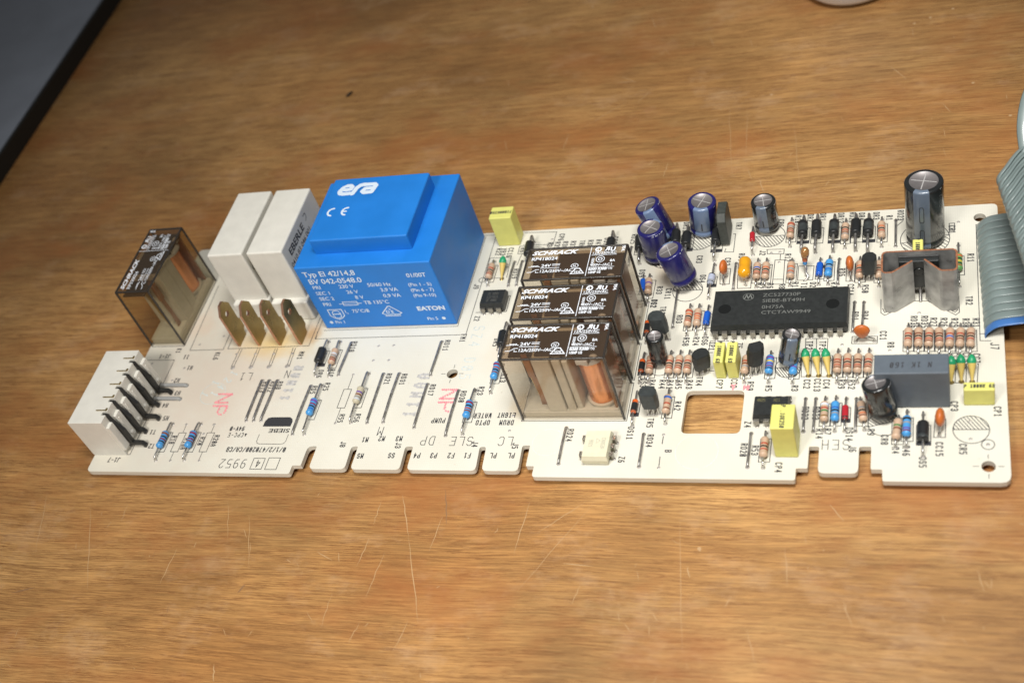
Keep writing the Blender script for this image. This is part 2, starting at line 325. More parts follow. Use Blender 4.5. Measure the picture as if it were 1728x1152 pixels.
    def mesh(s, name):
        me = bpy.data.meshes.new(name); me.from_pydata(s.v, [], s.f)
        for m in s.mats: me.materials.append(m)
        me.polygons.foreach_set('material_index', s.m); me.polygons.foreach_set('use_smooth', s.s); me.update(); return me
    def obj(s, name, parent=None, label=None, kind=None):
        o = bpy.data.objects.new(name, s.mesh(name)); COL.objects.link(o); o.parent = parent
        if label: o['label'] = label
        if kind: o['kind'] = kind
        return o
def tag(o, label, cat=None, group=None, kind=None):
    o['label'] = label
    if cat: o['category'] = cat
    if group: o['group'] = group
    if kind: o['kind'] = kind
    return o
def empty(name, loc=(0, 0, 0)):
    o = bpy.data.objects.new(name, None); o.location = loc; o.empty_display_size = 5; COL.objects.link(o); return o
X, Y, Zv = Vector((1, 0, 0)), Vector((0, 1, 0)), Vector((0, 0, 1))

# ------------------------------------------------------------------ lettering
SF = {
'A': [[(0,0),(0,4),(1.5,6),(2.5,6),(4,4),(4,0)],[(0,2.6),(4,2.6)]], 'B': [[(0,0),(0,6),(3,6),(4,5),(4,4),(3,3),(0,3)],[(3,3),(4,2),(4,1),(3,0),(0,0)]],
'C': [[(4,1),(3,0),(1,0),(0,1),(0,5),(1,6),(3,6),(4,5)]], 'D': [[(0,0),(0,6),(2.6,6),(4,4.6),(4,1.4),(2.6,0),(0,0)]],
'E': [[(4,0),(0,0),(0,6),(4,6)],[(0,3),(3,3)]], 'F': [[(0,0),(0,6),(4,6)],[(0,3),(3,3)]], 'G': [[(4,5),(3,6),(1,6),(0,5),(0,1),(1,0),(3,0),(4,1),(4,3),(2,3)]],
'H': [[(0,0),(0,6)],[(4,0),(4,6)],[(0,3),(4,3)]], 'I': [[(1,0),(3,0)],[(2,0),(2,6)],[(1,6),(3,6)]], 'J': [[(0,1),(1,0),(3,0),(4,1),(4,6)]],
'K': [[(0,0),(0,6)],[(4,6),(0,2.6)],[(1.4,3.6),(4,0)]], 'L': [[(0,6),(0,0),(4,0)]], 'M': [[(0,0),(0,6),(2,3),(4,6),(4,0)]], 'N': [[(0,0),(0,6),(4,0),(4,6)]],
'O': [[(1,0),(0,1),(0,5),(1,6),(3,6),(4,5),(4,1),(3,0),(1,0)]], 'P': [[(0,0),(0,6),(3,6),(4,5),(4,4),(3,3),(0,3)]], 'Q': [[(1,0),(0,1),(0,5),(1,6),(3,6),(4,5),(4,1),(3,0),(1,0)],[(2.5,1.5),(4,0)]],
'R': [[(0,0),(0,6),(3,6),(4,5),(4,4),(3,3),(0,3)],[(2,3),(4,0)]], 'S': [[(0,1),(1,0),(3,0),(4,1),(4,2.3),(3,3),(1,3),(0,3.7),(0,5),(1,6),(3,6),(4,5)]],
'T': [[(0,6),(4,6)],[(2,6),(2,0)]], 'U': [[(0,6),(0,1),(1,0),(3,0),(4,1),(4,6)]], 'V': [[(0,6),(2,0),(4,6)]], 'W': [[(0,6),(.8,0),(2,3.5),(3.2,0),(4,6)]],
'X': [[(0,0),(4,6)],[(0,6),(4,0)]], 'Y': [[(0,6),(2,3),(4,6)],[(2,3),(2,0)]], 'Z': [[(0,6),(4,6),(0,0),(4,0)]],
'0': [[(1,0),(0,1),(0,5),(1,6),(3,6),(4,5),(4,1),(3,0),(1,0)],[(0.5,0.8),(3.5,5.2)]], '1': [[(1,4.8),(2.2,6),(2.2,0)],[(1,0),(3.4,0)]],
'2': [[(0,5),(1,6),(3,6),(4,5),(4,4),(0,0),(4,0)]], '3': [[(0,5),(1,6),(3,6),(4,5),(4,4),(3,3),(1.5,3)],[(3,3),(4,2),(4,1),(3,0),(1,0),(0,1)]],
'4': [[(3,0),(3,6),(0,2),(4,2)]], '5': [[(4,6),(0,6),(0,3.4),(3,3.4),(4,2.6),(4,1),(3,0),(0,0)]], '6': [[(3.6,6),(1.4,6),(0,4.4),(0,1),(1,0),(3,0),(4,1),(4,2.4),(3,3.3),(0,3.3)]],
'7': [[(0,6),(4,6),(1.4,0)]], '8': [[(1,3),(0,4),(0,5),(1,6),(3,6),(4,5),(4,4),(3,3),(1,3),(0,2),(0,1),(1,0),(3,0),(4,1),(4,2),(3,3)]],
'9': [[(.4,0),(2.6,0),(4,1.6),(4,5),(3,6),(1,6),(0,5),(0,3.6),(1,2.7),(4,2.7)]], '-': [[(.5,3),(3.5,3)]], '/': [[(0,0),(4,6)]], '.': [[(1.8,0),(2.2,0)]],
'+': [[(2,1),(2,5)],[(0,3),(4,3)]], '^': [[(0,1),(4,1),(2,5),(0,1)],[(1,1.6),(3,1.6)],[(1.4,2.4),(2.6,2.4)],[(1.8,3.4),(2.2,3.4)]], ' ': []}
DIR = {'D': (Vector((0, -1, 0)), Vector((1, 0, 0))), 'U': (Vector((-1, 0, 0)), Vector((0, -1, 0))), 'N': (Vector((1, 0, 0)), Vector((0, 1, 0))), 'L': (Vector((0, 1, 0)), Vector((-1, 0, 0)))}
def seg(mb, a, b, wd, nrm, m, ext=True):
    a = Vector(a); b = Vector(b); d = b - a
    if d.length < 1e-5: return
    d.normalize(); s_ = nrm.cross(d)*wd/2; e = d*wd/2 if ext else d*0
    mb.add([a - e - s_, b + e - s_, b + e + s_, a - e + s_], [[0, 1, 2, 3]], m)
LAY = [0]
def stroke(mb, text, c, h, xd, yd, m, wd=0.2, adv=None, aspect=0.62, shear=0.0):
    """letters made of ink strokes centred on c; each stroke a hair above the last so that none are coplanar"""
    n = xd.cross(yd); sx = h/6*aspect*1.0; wch = 4*sx; adv = adv or wch*1.45; tot = adv*(len(text)-1) + wch
    o = Vector(c) - xd*tot/2 - yd*h/2
    for i, ch in enumerate(text):
        for line in SF.get(ch, []):
            for p, q in zip(line[:-1], line[1:]):
                LAY[0] = (LAY[0] + 1) % 23; lift = n*LAY[0]*0.0006
                seg(mb, o + xd*(i*adv + p[0]*sx + shear*p[1]*h/6) + yd*p[1]*h/6 + lift, o + xd*(i*adv + q[0]*sx + shear*q[1]*h/6) + yd*q[1]*h/6 + lift, wd, n, m)
def poly(mb, pts, wd, m, n=Zv, closed=False):
    if closed: pts = list(pts) + [pts[0]]
    for a, b in zip(pts[:-1], pts[1:]):
        LAY[0] = (LAY[0] + 1) % 23; l = n*LAY[0]*0.0006
        seg(mb, Vector(a) + l, Vector(b) + l, wd, n, m)
def fonttext(mb, text, o, h, xd, yd, m, bold=0.02, wscale=1.0, shear=0.0, align='LEFT', spacing=1.0):
    """Blender's built-in sans face turned into flat print; h is the capital height"""
    cu = bpy.data.curves.new('t', 'FONT'); cu.body = text; cu.size = h/0.73; cu.offset = bold; cu.shear = shear; cu.align_x = align; cu.resolution_u = 3
    cu.space_character = spacing
    ob = bpy.data.objects.new('t', cu); COL.objects.link(ob)
    dg = bpy.context.evaluated_depsgraph_get(); me = ob.evaluated_get(dg).to_mesh()
    vs = [Vector(o) + xd*v.co.x*wscale + yd*v.co.y for v in me.vertices]; fs = [list(p.vertices) for p in me.polygons]
    mb.add(vs, fs, m); ob.evaluated_get(dg).to_mesh_clear(); bpy.data.objects.remove(ob); bpy.data.curves.remove(cu)

# ================================================================== THE TABLE AND WHAT LIES ROUND THE BOARD
TZ = -3.4
mb = MB(); mb.box((-900, -600, TZ - 22), (800, 900, TZ), WOOD)
table = mb.obj('table_top'); tag(table, 'worn brown wooden table top with fine grain and scratches', kind='structure')
mb = MB()
def scratch(pts, wd, m=SCR):
    pp = [P('Z', u, v, TZ) for u, v in pts]; n = len(pp)
    vs = []; fs = []
    for i, p in enumerate(pp):
        d = (pp[min(i+1, n-1)] - pp[max(i-1, 0)]).normalized(); s_ = Zv.cross(d)*wd*(0.12 + 0.88*math.sin(math.pi*(i+0.02)/(n-1+0.04)))/2
        LAY[0] = (LAY[0] + 1) % 23; l = Zv*(0.012 + LAY[0]*0.0008)
        vs += [p - s_ + l, p + s_ + l]
    for i in range(n-1): fs.append([2*i, 2*i+2, 2*i+3, 2*i+1])
    mb.add(vs, fs, m)
def scr2(u0, v0, u1, v1, wd, m=SCR, k=7, j=1.2):
    scratch([(u0 + (u1-u0)*i/k + random.uniform(-j, j), v0 + (v1-v0)*i/k) for i in range(k+1)], wd, m)
for a in ((680,835,690,905,.45),(690,905,706,1050,.4),(643,845,630,885,.3),(625,905,602,955,.35),(748,870,724,930,.3),(895,845,866,935,.35),
          (990,845,905,900,.3),(153,850,147,995,.35),(80,830,60,930,.3),(298,925,270,985,.35),(362,1120,360,1150,.5),(690,1045,662,1100,.3),
          (606,1050,588,1085,.3),(535,930,560,945,.35),(650,930,615,1010,.3),(980,985,965,1020,.3),(950,950,1000,955,.4),(1148,870,1150,1100,.25),
          (1160,955,1164,975,.5),(1182,925,1181,930,.8),(1235,1005,1222,1025,.35),(1325,925,1328,990,.3),(1650,960,1662,1000,.35),(840,890,835,900,.3),
          (1050,130,1075,140,.4),(1100,150,1075,175,.35),(985,215,1060,170,.3),(1200,160,1240,152,.5),(1180,210,1215,200,.4),(1280,300,1290,325,.4),
          (1128,275,1118,300,.35),(960,225,950,255,.3),(1040,140,1070,138,.5),(1100,30,1108,50,.35),(1590,175,1605,190,.4),(1500,110,1530,135,.4),
          (420,870,421,960,.25),(385,845,384,910,.22),(560,1000,540,1060,.25),(1400,850,1425,880,.4),(1260,1060,1275,1120,.3),(1420,1010,1440,1060,.3),
          (1000,850,870,1000,.22),(1340,200,1350,330,.2),(1230,170,1235,300,.2),(1262,180,1260,260,.2),(700,90,770,60,.3),(205,880,215,850,.3)):
    scr2(a[0], a[1], a[2], a[3], a[4]*.6)
for _ in range(110):
    u = random.uniform(0, 1728); v = random.choice([random.uniform(830, 1150), random.uniform(0, 330)]); a = random.gauss(1.5, 0.5); l = random.uniform(3, 22)
    scr2(u, v, u + math.cos(a)*l, v + math.sin(a)*l, random.uniform(.08, .2), SCR if random.random() < .8 else SCRD, 3, .5)
for a in ((752,825,754,885,.35),(20,1000,60,990,.5),(400,1000,415,985,.6)): scr2(*a, SCRD)
for u, v in ((1543,40),(1570,30),(1608,15),(1642,140),(1705,195),(1180,925),(1000,12),(1302,160)):
    c = P('Z', u, v, TZ + .03); mb.lathe([(0, .5), (.01, .0)], c, c + Zv, SCR, n=9, cap=False)
mb.obj('scratches', table, kind='stuff')
pan = empty('flat_panel', (-420, 200, TZ))
def local(o, loc):                                                      # meshes are written in world millimetres
    o.location = [-c for c in loc]; return o
mb = MB(); ang = math.atan2(4.2, 112)
Mx = Matrix.Translation((-305.0, 150, 0)) @ Matrix.Rotation(0.028, 4, 'Z')
mb.box((-300, -150, TZ + 0.6), (-1.2, 270, TZ + 8.4), PANEL, 0.8, Mx); local(mb.obj('painted_sheet', pan), pan.location)
mb = MB(); mb.box((-1.4, -150, TZ), (0.3, 270, TZ + 8.0), PANELEDGE, 0.5, Mx); local(mb.obj('edge_strip', pan), pan.location)
tag(pan, 'flat blue-grey panel with black edge lying at the top left corner of the table', 'panel')
dc = P('Z', 1437, 7, TZ)
dish = MB(); c = Vector((dc.x, dc.y + 13.5, TZ))
dish.lathe([(0, 0.01), (0, 13), (.8, 15.5), (3, 17.6), (12, 19.5), (26, 21), (26.3, 20.2), (12, 18.3), (3, 15.5), (2, .01)], c, c + Zv, WHITECER, n=40, cap=False)
tag(dish.obj('white_cup'), 'white rounded cup just showing at the top edge of the picture', 'cup')
sp = MB(); c = P('Z', 590, 161, TZ); Ms = Matrix.Rotation(math.radians(60), 3, 'Z')
sp.ell(c + Zv*.5, (1.7, .62, .55), SPECK, Ms, 10, 6); sp.ell(c + Vector((.7, 1.1, .45)), (.7, .3, .3), SPECK, Ms, 8, 5)
tag(sp.obj('crumb'), 'small dark brown crumb lying alone on the wood above the blue transformer', 'crumb')

# ================================================================== THE CIRCUIT BOARD
BD = empty('circuit_board', (0, 0, 0))
tag(BD, 'cream printed circuit board full of electronic components lying on the wooden table', 'circuit board')
XL, XR, YF, YB = -185.6, 73.25, -46.35, 48.0
def rnd(pts):                                                           # (x, y, radius) -> polygon with rounded corners
    out = []; n = len(pts)
    for i in range(n):
        p = Vector(pts[i][:2]); r = pts[i][2]
        if r == 0: out.append(p); continue
        a = (Vector(pts[i-1][:2]) - p).normalized(); b = (Vector(pts[(i+1) % n][:2]) - p).normalized()
        A = p + a*r; B = p + b*r
        for k in range(4): t = k/3; out.append(A*(1-t)**2 + p*2*t*(1-t) + B*t*t)
    return out
yt, yn, ys = -44.55, -36.6, -42.9                                       # tab ends, slot bottoms, shoulders
outer = rnd([(XL, YF, 1.5), (-116.3, YF, .8), (-116.3, -43.4, .3), (-113.6, -43.4, .3), (-113.6, yn, 1.6), (-110.7, yn, .5), (-110.7, yt, 1.5), (-99.4, yt, 1.5),
   (-99.7, yn, 1.2), (-97.6, yn, .6), (-97.6, yt, 1.4), (-82.6, yt, 1.4), (-83, yn, .8), (-80.6, yn, .6), (-80.4, yt, 1.4), (-60.2, yt, 1.4), (-60.8, yn, .8), (-58.9, yn, .8),
   (-58.4, yt, 1.4), (-48.1, yt, 1.4), (-48.6, -36.1, .8), (-46.4, -36.1, .3), (-46.2, ys, .3), (-43.9, ys, .3), (-43.9, YF, 1.0), (24.1, YF, .5), (24.1, -42.8, .3),
   (26.9, -42.8, .3), (26.9, -36.1, .3), (29.4, -36.1, .6), (29.4, -44.2, 1.5), (38.9, -44.2, 1.5), (38.9, -36.1, .6), (41.8, -36.1, .3), (41.8, -42.9, .4), (44.5, -42.9, .3),
   (44.6, YF, .6), (XR, YF, 2.2), (XR, YB, 1.5), (XL, YB, 1.5)])
def circ(x, y, r, n=20): return [Vector((x + r*math.cos(-2*math.pi*k/n), y + r*math.sin(-2*math.pi*k/n))) for k in range(n)]
window = rnd([(-6.0, -32.1, 1.6), (-6.0, -17.9, 1.6), (9.4, -17.9, 1.6), (9.4, -32.1, 1.6)])
fm = P('E', 812, 312); hb = P('O', 1462, 742); ht = P('L', 945, 430)
holes = [window, circ(fm.x, fm.y, 1.7), circ(hb.x, hb.y, 1.6), circ(ht.x, ht.y, 1.6)]
TH = 1.6
def plate():
    loops = [outer] + holes; flat = [p for l in loops for p in l]
    tris = geometry.tessellate_polygon([[Vector((p.x, p.y, 0)) for p in l] for l in loops])
    mb = MB(); nv = len(flat); e = 0.12
    vs = [(p.x, p.y, 0) for p in flat] + [(p.x, p.y, -TH) for p in flat]; fs = []
    for t in tris:
        a, b, c = (flat[i] for i in t); up = (b - a).cross(c - a) if False else (b.x-a.x)*(c.y-a.y) - (b.y-a.y)*(c.x-a.x)
        t = list(t) if up > 0 else list(t)[::-1]
        fs.append(t); fs.append([i + nv for i in t[::-1]])
    o = 0
    for l in loops:
        n = len(l)
        for k in range(n): a, b = o + k, o + (k+1) % n; fs.append([a, b + 0, b + nv, a + nv][::-1])
        o += n
    mb.add(vs, fs, PCB); return mb
plate().obj('laminate', BD, 'cream fibre laminate with notched front edge')
foot = MB()
for _ in range(160):
    x = random.uniform(XL+5, XR-4); y = random.uniform(-34, YB-4)
    if -9 < x < 12 and -35 < y < -15: continue
    foot.lathe([(0, .9), (.5, .5), (1.1, .2)], (x, y, -TH), (x, y, -TH-1.1), PAD, n=6)
for x, y in ((-175, -38), (-120, 20), (-50, -20), (60, -20), (60, 40), (-150, 40)):
    foot.lathe([(0, 1.1), (.6, .6), (1.8, .3)], (x, y, -TH), (x, y, -TH-1.8), PAD, n=8)
foot.obj('solder_joints', BD, kind='stuff')

SK = MB()                                   # black screen print
SZ = 0.03
def T(reg, a, b, text, d='D', h=1.5, wd=0.28, adv=None, m=None, asp=0.55, mbx=None):
    xd, yd = DIR[d]; c = P(reg, a, b); c.z = SZ
    stroke(mbx or SK, text, c, h, xd, yd, m or INK, wd, adv or h*0.74, asp)
def R(x0, y0, x1, y1, wd=0.2, fill=None): poly(SK, [(x0, y0, SZ), (x1, y0, SZ), (x1, y1, SZ), (x0, y1, SZ)], wd, INK, closed=True)
def Ln(pts, wd=0.2): poly(SK, [P(*p) + Zv*SZ for p in pts], wd, INK)
def ring(x, y, r, hatch=None, wd=0.2, hn=6):
    poly(SK, [(x + r*math.cos(2*math.pi*k/32), y + r*math.sin(2*math.pi*k/32), SZ) for k in range(32)], wd, INK, closed=True)
    if hatch:                                # hatch the half on that side
        ux, uy = hatch; px, py = -uy, ux
        poly(SK, [(x - px*r, y - py*r, SZ), (x + px*r, y + py*r, SZ)], wd, INK)
        for k in range(-hn, hn+1):
            t = k/hn*r*1.3
            a = Vector((x + px*t, y + py*t)); dd = Vector((ux*.8 + px*.55, uy*.8 + py*.55)).normalized()
            lo, hi = None, None
            for j in range(60):
                q = a + dd*(j/59*2*r); inside = (q - Vector((x, y))).length < r
                if inside and lo is None: lo = q
                if inside: hi = q
            if lo is not None and (hi - lo).length > .3: poly(SK, [(lo.x, lo.y, SZ), (hi.x, hi.y, SZ)], .2, INK)
PADS = MB()
def pad(p, r=0.45):
    q = MB(); q.lathe([(0, r), (.06, r*.85), (.09, .01)], Vector((p.x, p.y, .002)), Vector((p.x, p.y, 1)), PAD, n=10, cap=False); q.obj('solder_pad', BD)
def _pad_old(p, r=0.45): PADS.lathe([(0, r), (.06, r*.85), (.09, .01)], Vector((p.x, p.y, .002)), Vector((p.x, p.y, 1)), PAD, n=10, cap=False)

for args in [
 ('A',850,805,'R18'),('A',938,835,'R18A'),('A',1062,815,'R20'),('A',1165,812,'R20A'),('A',790,183,'J1-1','U'),('A',410,955,'J1-7','U'),('A',893,140,'K1'),('A',950,187,'I1','U'),
 ('A',977,268,'H1','U'),('A',880,362,'H2','U'),('A',885,457,'H3','U'),('A',793,548,'H4','U'),('A',797,645,'H5','U'),('A',700,748,'T1','U'),('A',690,852,'T2','U'),('C',92,362,'KL6'),
 ('C',603,358,'MR1'),('C',378,550,'RD13'),('C',425,548,'RD12'),('C',473,540,'RD8'),('C',720,470,'DR6'),('C',790,465,'R19'),('C',922,305,'RD18'),('C',682,567,'RD5'),('C',760,548,'R25'),
 ('C',848,740,'R55'),('C',945,738,'R56'),('C',995,870,'M1','U'),('C',860,898,'J8'),('C',965,968,'MS','U'),
 ('C',330,930,'0/1/2/470200/CA/CB','U'),('C',218,841,'^CPC-E','U',1.4,.2,1.12),('C',218,803,'94V-0','U',1.4),
 ('E',285,797,'M2','U'),('E',415,797,'M3','U'),('E',408,847,'J3'),('E',357,923,'SS','U'),('E',330,350,'RD21'),('E',445,353,'RD31'),('E',768,100,'RD11'),('E',893,45,'FM1'),
 ('E',658,433,'RD17'),('E',888,483,'RD30'),('E',1025,440,'R23'),('E',1140,78,'DR5'),('E',1195,345,'R13'),('E',708,662,'PUMP','U'),('E',982,838,'J4'),
 ('E',548,923,'P4','U'),('E',673,923,'P3','U'),('E',803,923,'F2','U'),('E',925,923,'F1','U'),('E',1283,850,'J5'),('E',1118,923,'PL','U'),('E',1253,923,'PL','U'),
 ('E',1040,625,'WATER','U'),('E',1040,677,'OPTO','U'),('E',1218,622,'LIGHT','U'),('E',1218,677,'DRUM','U'),
 ('G',526,795,'RD24'),('G',850,948,'Z6'),('G',905,782,'DS11'),('G',1030,718,'TR5'),('G',1027,830,'RD34'),('G',1143,895,'B'),
 ('I',530,210,'RD3'),('I',590,420,'R58'),('I',682,415,'R24'),('I',765,412,'DS6'),('I',375,130,'TR3'),('I',292,65,'DS2'),('I',197,800,'DS3'),('I',275,812,'R40'),('I',370,812,'R44'),
 ('I',442,815,'R41'),('I',525,815,'R45'),('I',622,815,'R43'),('I',713,785,'TR4'),('I',900,812,'CP7'),('I',1035,805,'CC3'),('I',1185,830,'R59'),('I',1355,850,'R5'),('I',513,1013,'R42'),
 ('I',830,460,'TP1'),('I',1085,455,'ZF'),
 ('H',108,512,'RD25'),('H',182,830,'DS9'),('H',345,985,'R33'),('H',425,1018,'CR11'),('H',715,700,'CR3'),('H',590,400,'DR11'),('H',1080,390,'TR7'),('H',1470,365,'CR6'),('H',1300,640,'J2'),
 ('H',975,722,'CP2'),('H',745,880,'DS4'),('H',1105,680,'RD7'),('H',295,1110,'DS2'),('H',1280,945,'R2'),('H',1370,945,'R6'),('H',1480,950,'R8'),
 ('K',258,495,'R10'),('K',372,482,'DR2'),('K',488,472,'DR1'),('K',655,482,'DR12'),('K',762,477,'RD28'),('K',847,468,'DR4'),('K',982,463,'DR3'),('K',1103,480,'R1'),('K',1207,457,'RD23'),
 ('K',162,848,'R12'),('K',663,985,'RD6'),('K',230,1112,'R11'),('K',312,1105,'T1'),('K',395,1100,'D2'),('K',590,1100,'R7'),
 ('L',738,518,'CR1'),('L',878,730,'R11'),('L',866,1050,'TR2'),
 ('M',780,165,'CC14'),('M',922,158,'R50'),('M',825,420,'RD1'),('M',920,415,'RD4'),('M',1097,610,'CC1'),('M',1170,702,'R8'),('M',380,707,'TP2'),('M',507,707,'TP3'),('M',355,1082,'CC2'),('M',456,1092,'CC13'),
 ('M',545,1082,'CC4'),('M',692,1082,'R39'),('M',790,1086,'R52'),('M',237,1122,'R3'),
 ('N',360,247,'RD36'),('N',462,247,'RD35'),('N',550,250,'R27'),('N',650,252,'R26'),('N',755,255,'R29'),('N',865,257,'R30'),('N',965,255,'R31'),('N',755,592,'CC6'),('N',868,592,'CC5'),('N',968,600,'CC7'),
 ('N',1145,482,'J7','D',1.8),('O',1205,290,'CP3'),('O',1530,330,'CP1'),
 ('O',84,342,'RD22'),('O',165,342,'RD33'),('O',190,497,'R14'),('O',252,480,'R7'),('O',415,500,'DS14'),('O',480,342,'RD2'),('O',578,485,'R9'),('O',680,542,'CR8'),('O',762,622,'R4'),('O',842,625,'R46'),
 ('O',967,712,'DS5'),('O',1092,612,'CC15'),('O',1270,612,'CR5'),('O',440,610,'J6'),
 ('J',1045,375,'Z4'),('J',1012,587,'RD20'),('J',1106,590,'R53'),('J',1302,732,'CP4'),
 ('F',715,300,'CP6'),('F',262,405,'R22'),('F',298,405,'VR3'),('F',345,410,'CC16'),('F',383,562,'RD19'),('F',103,655,'J9'),('F',106,885,'Z2'),('F',437,392,'R6'),
 ('F',630,362,'R34'),('F',685,358,'R35'),('F',740,355,'R36'),('F',797,352,'R37'),('F',862,348,'TR6'),('F',922,345,'R38'),('F',980,342,'R47'),('F',1040,330,'DS7'),('F',1100,322,'DS8')]:
    T(*args)
for args in [('C',270,487,'L1','U'),('C',523,472,'N','U'),('E',275,742,'M','U'),('E',628,812,'DP','U'),('E',880,816,'SLE','U'),('E',1210,816,'LC','U'),('O',312,580,'SEH','U')]:
    T(*args, h=2.9, wd=.2, adv=2.5, asp=.72)
# date-code digits (segment style), box with a 4, empty box
T('C', 190, 1015, '9952', 'U', 2.9, .22, 2.4, asp=.66)
T('C', 343, 1015, '4', 'U', 2.3, .25, asp=.7)
for a in ((293,1048,385,983), (383,1050,472,980)):
    p = P('C', a[0], a[1]); q = P('C', a[2], a[3]); R(p.x, p.y, p.x + 3.7, q.y)
# maker's badge: black cap, reversed lettering, open tray
p = P('C', 372, 790); q = P('C', 560, 733)
cap = [(p.x, p.y), (p.x + .1, q.y - 1.4), (p.x + .7, q.y - .3), (p.x + 1.8, q.y), (q.x - 1.2, q.y), (q.x - .2, q.y - .6), (q.x + .2, q.y - 1.5), (q.x + .2, p.y)]
SK.add([(a, b, SZ + .02) for a, b in cap], [list(range(len(cap)))[::-1]], INK)
cs = P('C', 450, 816); cs.z = SZ; fonttext(SK, 'SIEBE', cs + Vector((4.7, .75, .02)), 1.5, -X, -Y, INK, 0.03, 1.5)
a, b, c_, d_ = P('C', 352, 838), P('C', 338, 895), P('C', 505, 897), P('C', 528, 838)
poly(SK, [(a.x, a.y, SZ), (a.x, b.y + 1, SZ), (a.x + .4, b.y + .25, SZ), (a.x + 1.2, b.y, SZ), (d_.x - 1.2, c_.y, SZ), (d_.x - .3, c_.y + .3, SZ), (d_.x, c_.y + 1.2, SZ), (d_.x, d_.y, SZ)], .16, INK)
# component outlines
R(-184.8, 3.2, -172.6, 32.6); R(-186, -40.9, -172.9, -12.6) if False else None
Ln([('A',275,915),('A',530,915),('A',775,400)]); Ln([('A',770,398),('A',862,210),('A',640,210)])
Ln([('B',540,1118),('B',755,1112)]); Ln([('B',540,1118),('B',725,700)]); Ln([('B',755,1112),('B',800,1010)]); Ln([('B',785,1108),('B',1310,1088)]); Ln([('B',785,1108),('B',815,1040)]); Ln([('B',1310,1088),('B',1385,905)])
t0 = P('D', 192, 1122); t1 = P('D', 1140, 1087); t2 = P('D', 1275, 465)
R(t0.x, t0.y, t1.x, 47); poly(SK, [(-123.5, 8.1, SZ), (-78.6, 8.1, SZ), (-78.6, 46.4, SZ)], .17, INK)
Ln([('C',695,258),('C',705,215)])
for k, xx in enumerate((-151.7, -144.4, -137.0, -129.7)):
    for dx in (-.45, .45):
        Ln([('C', 240+108*k+dx*16, 320-2*k), ('C', 190+112*k+dx*16, 425)])
    pad(P('C', 190+110*k, 432-3*k), .8)
    pad(P('C', 215+112*k, 350-1*k), .5)
for reg, a, b in (('C',922,475),('C',812,770),('C',75,778),('A',950,690),('A',830,960),('A',1160,690),('A',1045,960),('E',262,105),('E',375,100),('E',222,213),('E',337,211),('E',1268,625),('E',1240,738),
                  ('F',648,315),('F',190,560),('B',760,1025),('B',603,1080),('A',695,235),('H',1380,640),('H',1460,632),('H',1452,727),('M',697,700),('M',1160,755),('O',1325,403),('O',1327,537),('J',345,460),('J',303,735),
                  ('N',410,160),('L',785,463),('L',490,1143),('A',935,270),('A',845,362),('A',1080,760)):
    pad(P(reg, a, b))
for h0, h1 in ((('C',922,475),('C',812,770)), (('A',950,690),('A',830,960)), (('A',1160,690),('A',1045,960))):
    a, b = P(*h0), P(*h1); cx = (a.x+b.x)/2; cy = (a.y+b.y)/2; R(cx-1.25, cy-3.5, cx+1.25, cy+3.5)
    poly(SK, [(cx, a.y-.5, SZ), (cx, cy+3.5, SZ)], .16, INK); poly(SK, [(cx, b.y+.5, SZ), (cx, cy-3.5, SZ)], .16, INK)
Ln([('J',343,475),('J',333,535)], .22); Ln([('J',315,645),('J',306,718)], .22)
for (cx, cy), r in (((fm.x, fm.y), 2.2), ((hb.x, hb.y), 2.2)):
    for ax, ay in ((1,0),(-1,0),(0,1),(0,-1)): poly(SK, [(cx+ax*r, cy+ay*r, SZ), (cx+ax*(r+1.2), cy+ay*(r+1.2), SZ)], .15, INK)
ring(64.8, -30.9, 4.15, (0, 1)); p = P('O', 1458, 578); ring(p.x, p.y, 1.45); pad(p, .5)
ring(54.2, 35.3, 6.5, (.2, -1), hn=7); ring(-10.3, 19.2, 4.3, (0, 1)); ring(-9.5, 41, 5.4, (.1, -1), hn=7); ring(11.3, 39.8, 4.5, (0, -1)); ring(-18.5, 33, 4.4, (0, -1)); ring(20.0, -10.4, 3.4, (0, -1)); ring(44.6, -29, 3.8, (-.3, 1))
ring(-14.4, -9.5, 2.9)
R(60.6, 38, 62, 41); Ln([('L',330,490),('L',372,455)])
Ln([('Q',222,1045),('Q',145,1045),('Q',115,210),('Q',150,210)], .2); Ln([('Q',140,995),('Q',215,995)], .2)
Ln([('H',1345,650),('H',1340,610),('H',1500,605),('H',1495,650),('H',1345,650)]); Ln([('H',1465,655),('H',1462,705)]); Ln([('H',1415,707),('H',1505,705),('H',1490,930),('H',1390,930),('H',1415,707)])
Ln([('H',1405,885),('H',1490,885)]); Ln([('F',415,365),('F',590,375),('F',580,410),('F',400,420),('F',415,365)]); Ln([('F',455,268),('F',680,262),('F',655,352),('F',440,358)])
Ln([('F',430,420),('F',395,500)]); Ln([('F',200,450),('F',352,445),('F',320,590)]); Ln([('F',200,450),('F',160,600),('F',300,590)])
pj = P('F', 143, 608); ring(pj.x, pj.y, 1.0)
Ln([('F',330,720),('F',348,720),('F',318,835),('F',100,842)])
Ln([('G',612,965),('G',765,970),('G',770,935)], .2)
R(-50.6, -27.9, -21.0, -14.9); R(-50.6, -13.9, -21.0, -.6); R(-50.6, .8, -21.0, 14.6)
Ln([('N',38,30),('N',38,160),('N',75,185),('N',350,50)]); Ln([('N',55,120),('N',75,160),('N',300,50)]); Ln([('N',500,50),('N',765,180),('N',800,155),('N',795,0)]); Ln([('N',540,50),('N',760,155),('N',785,130)]); Ln([('N',340,46),('N',520,46)])
Ln([('M',345,640),('M',560,640),('M',552,765),('M',340,765),('M',345,640)], .2); Ln([('M',450,640),('M',447,765)], .2)
Ln([('M',795,620),('M',1042,618),('M',1037,688),('M',790,690),('M',795,620)])
Ln([('I',985,412),('I',815,415),('I',800,520),('I',835,520)]); Ln([('I',800,690),('I',850,690)])
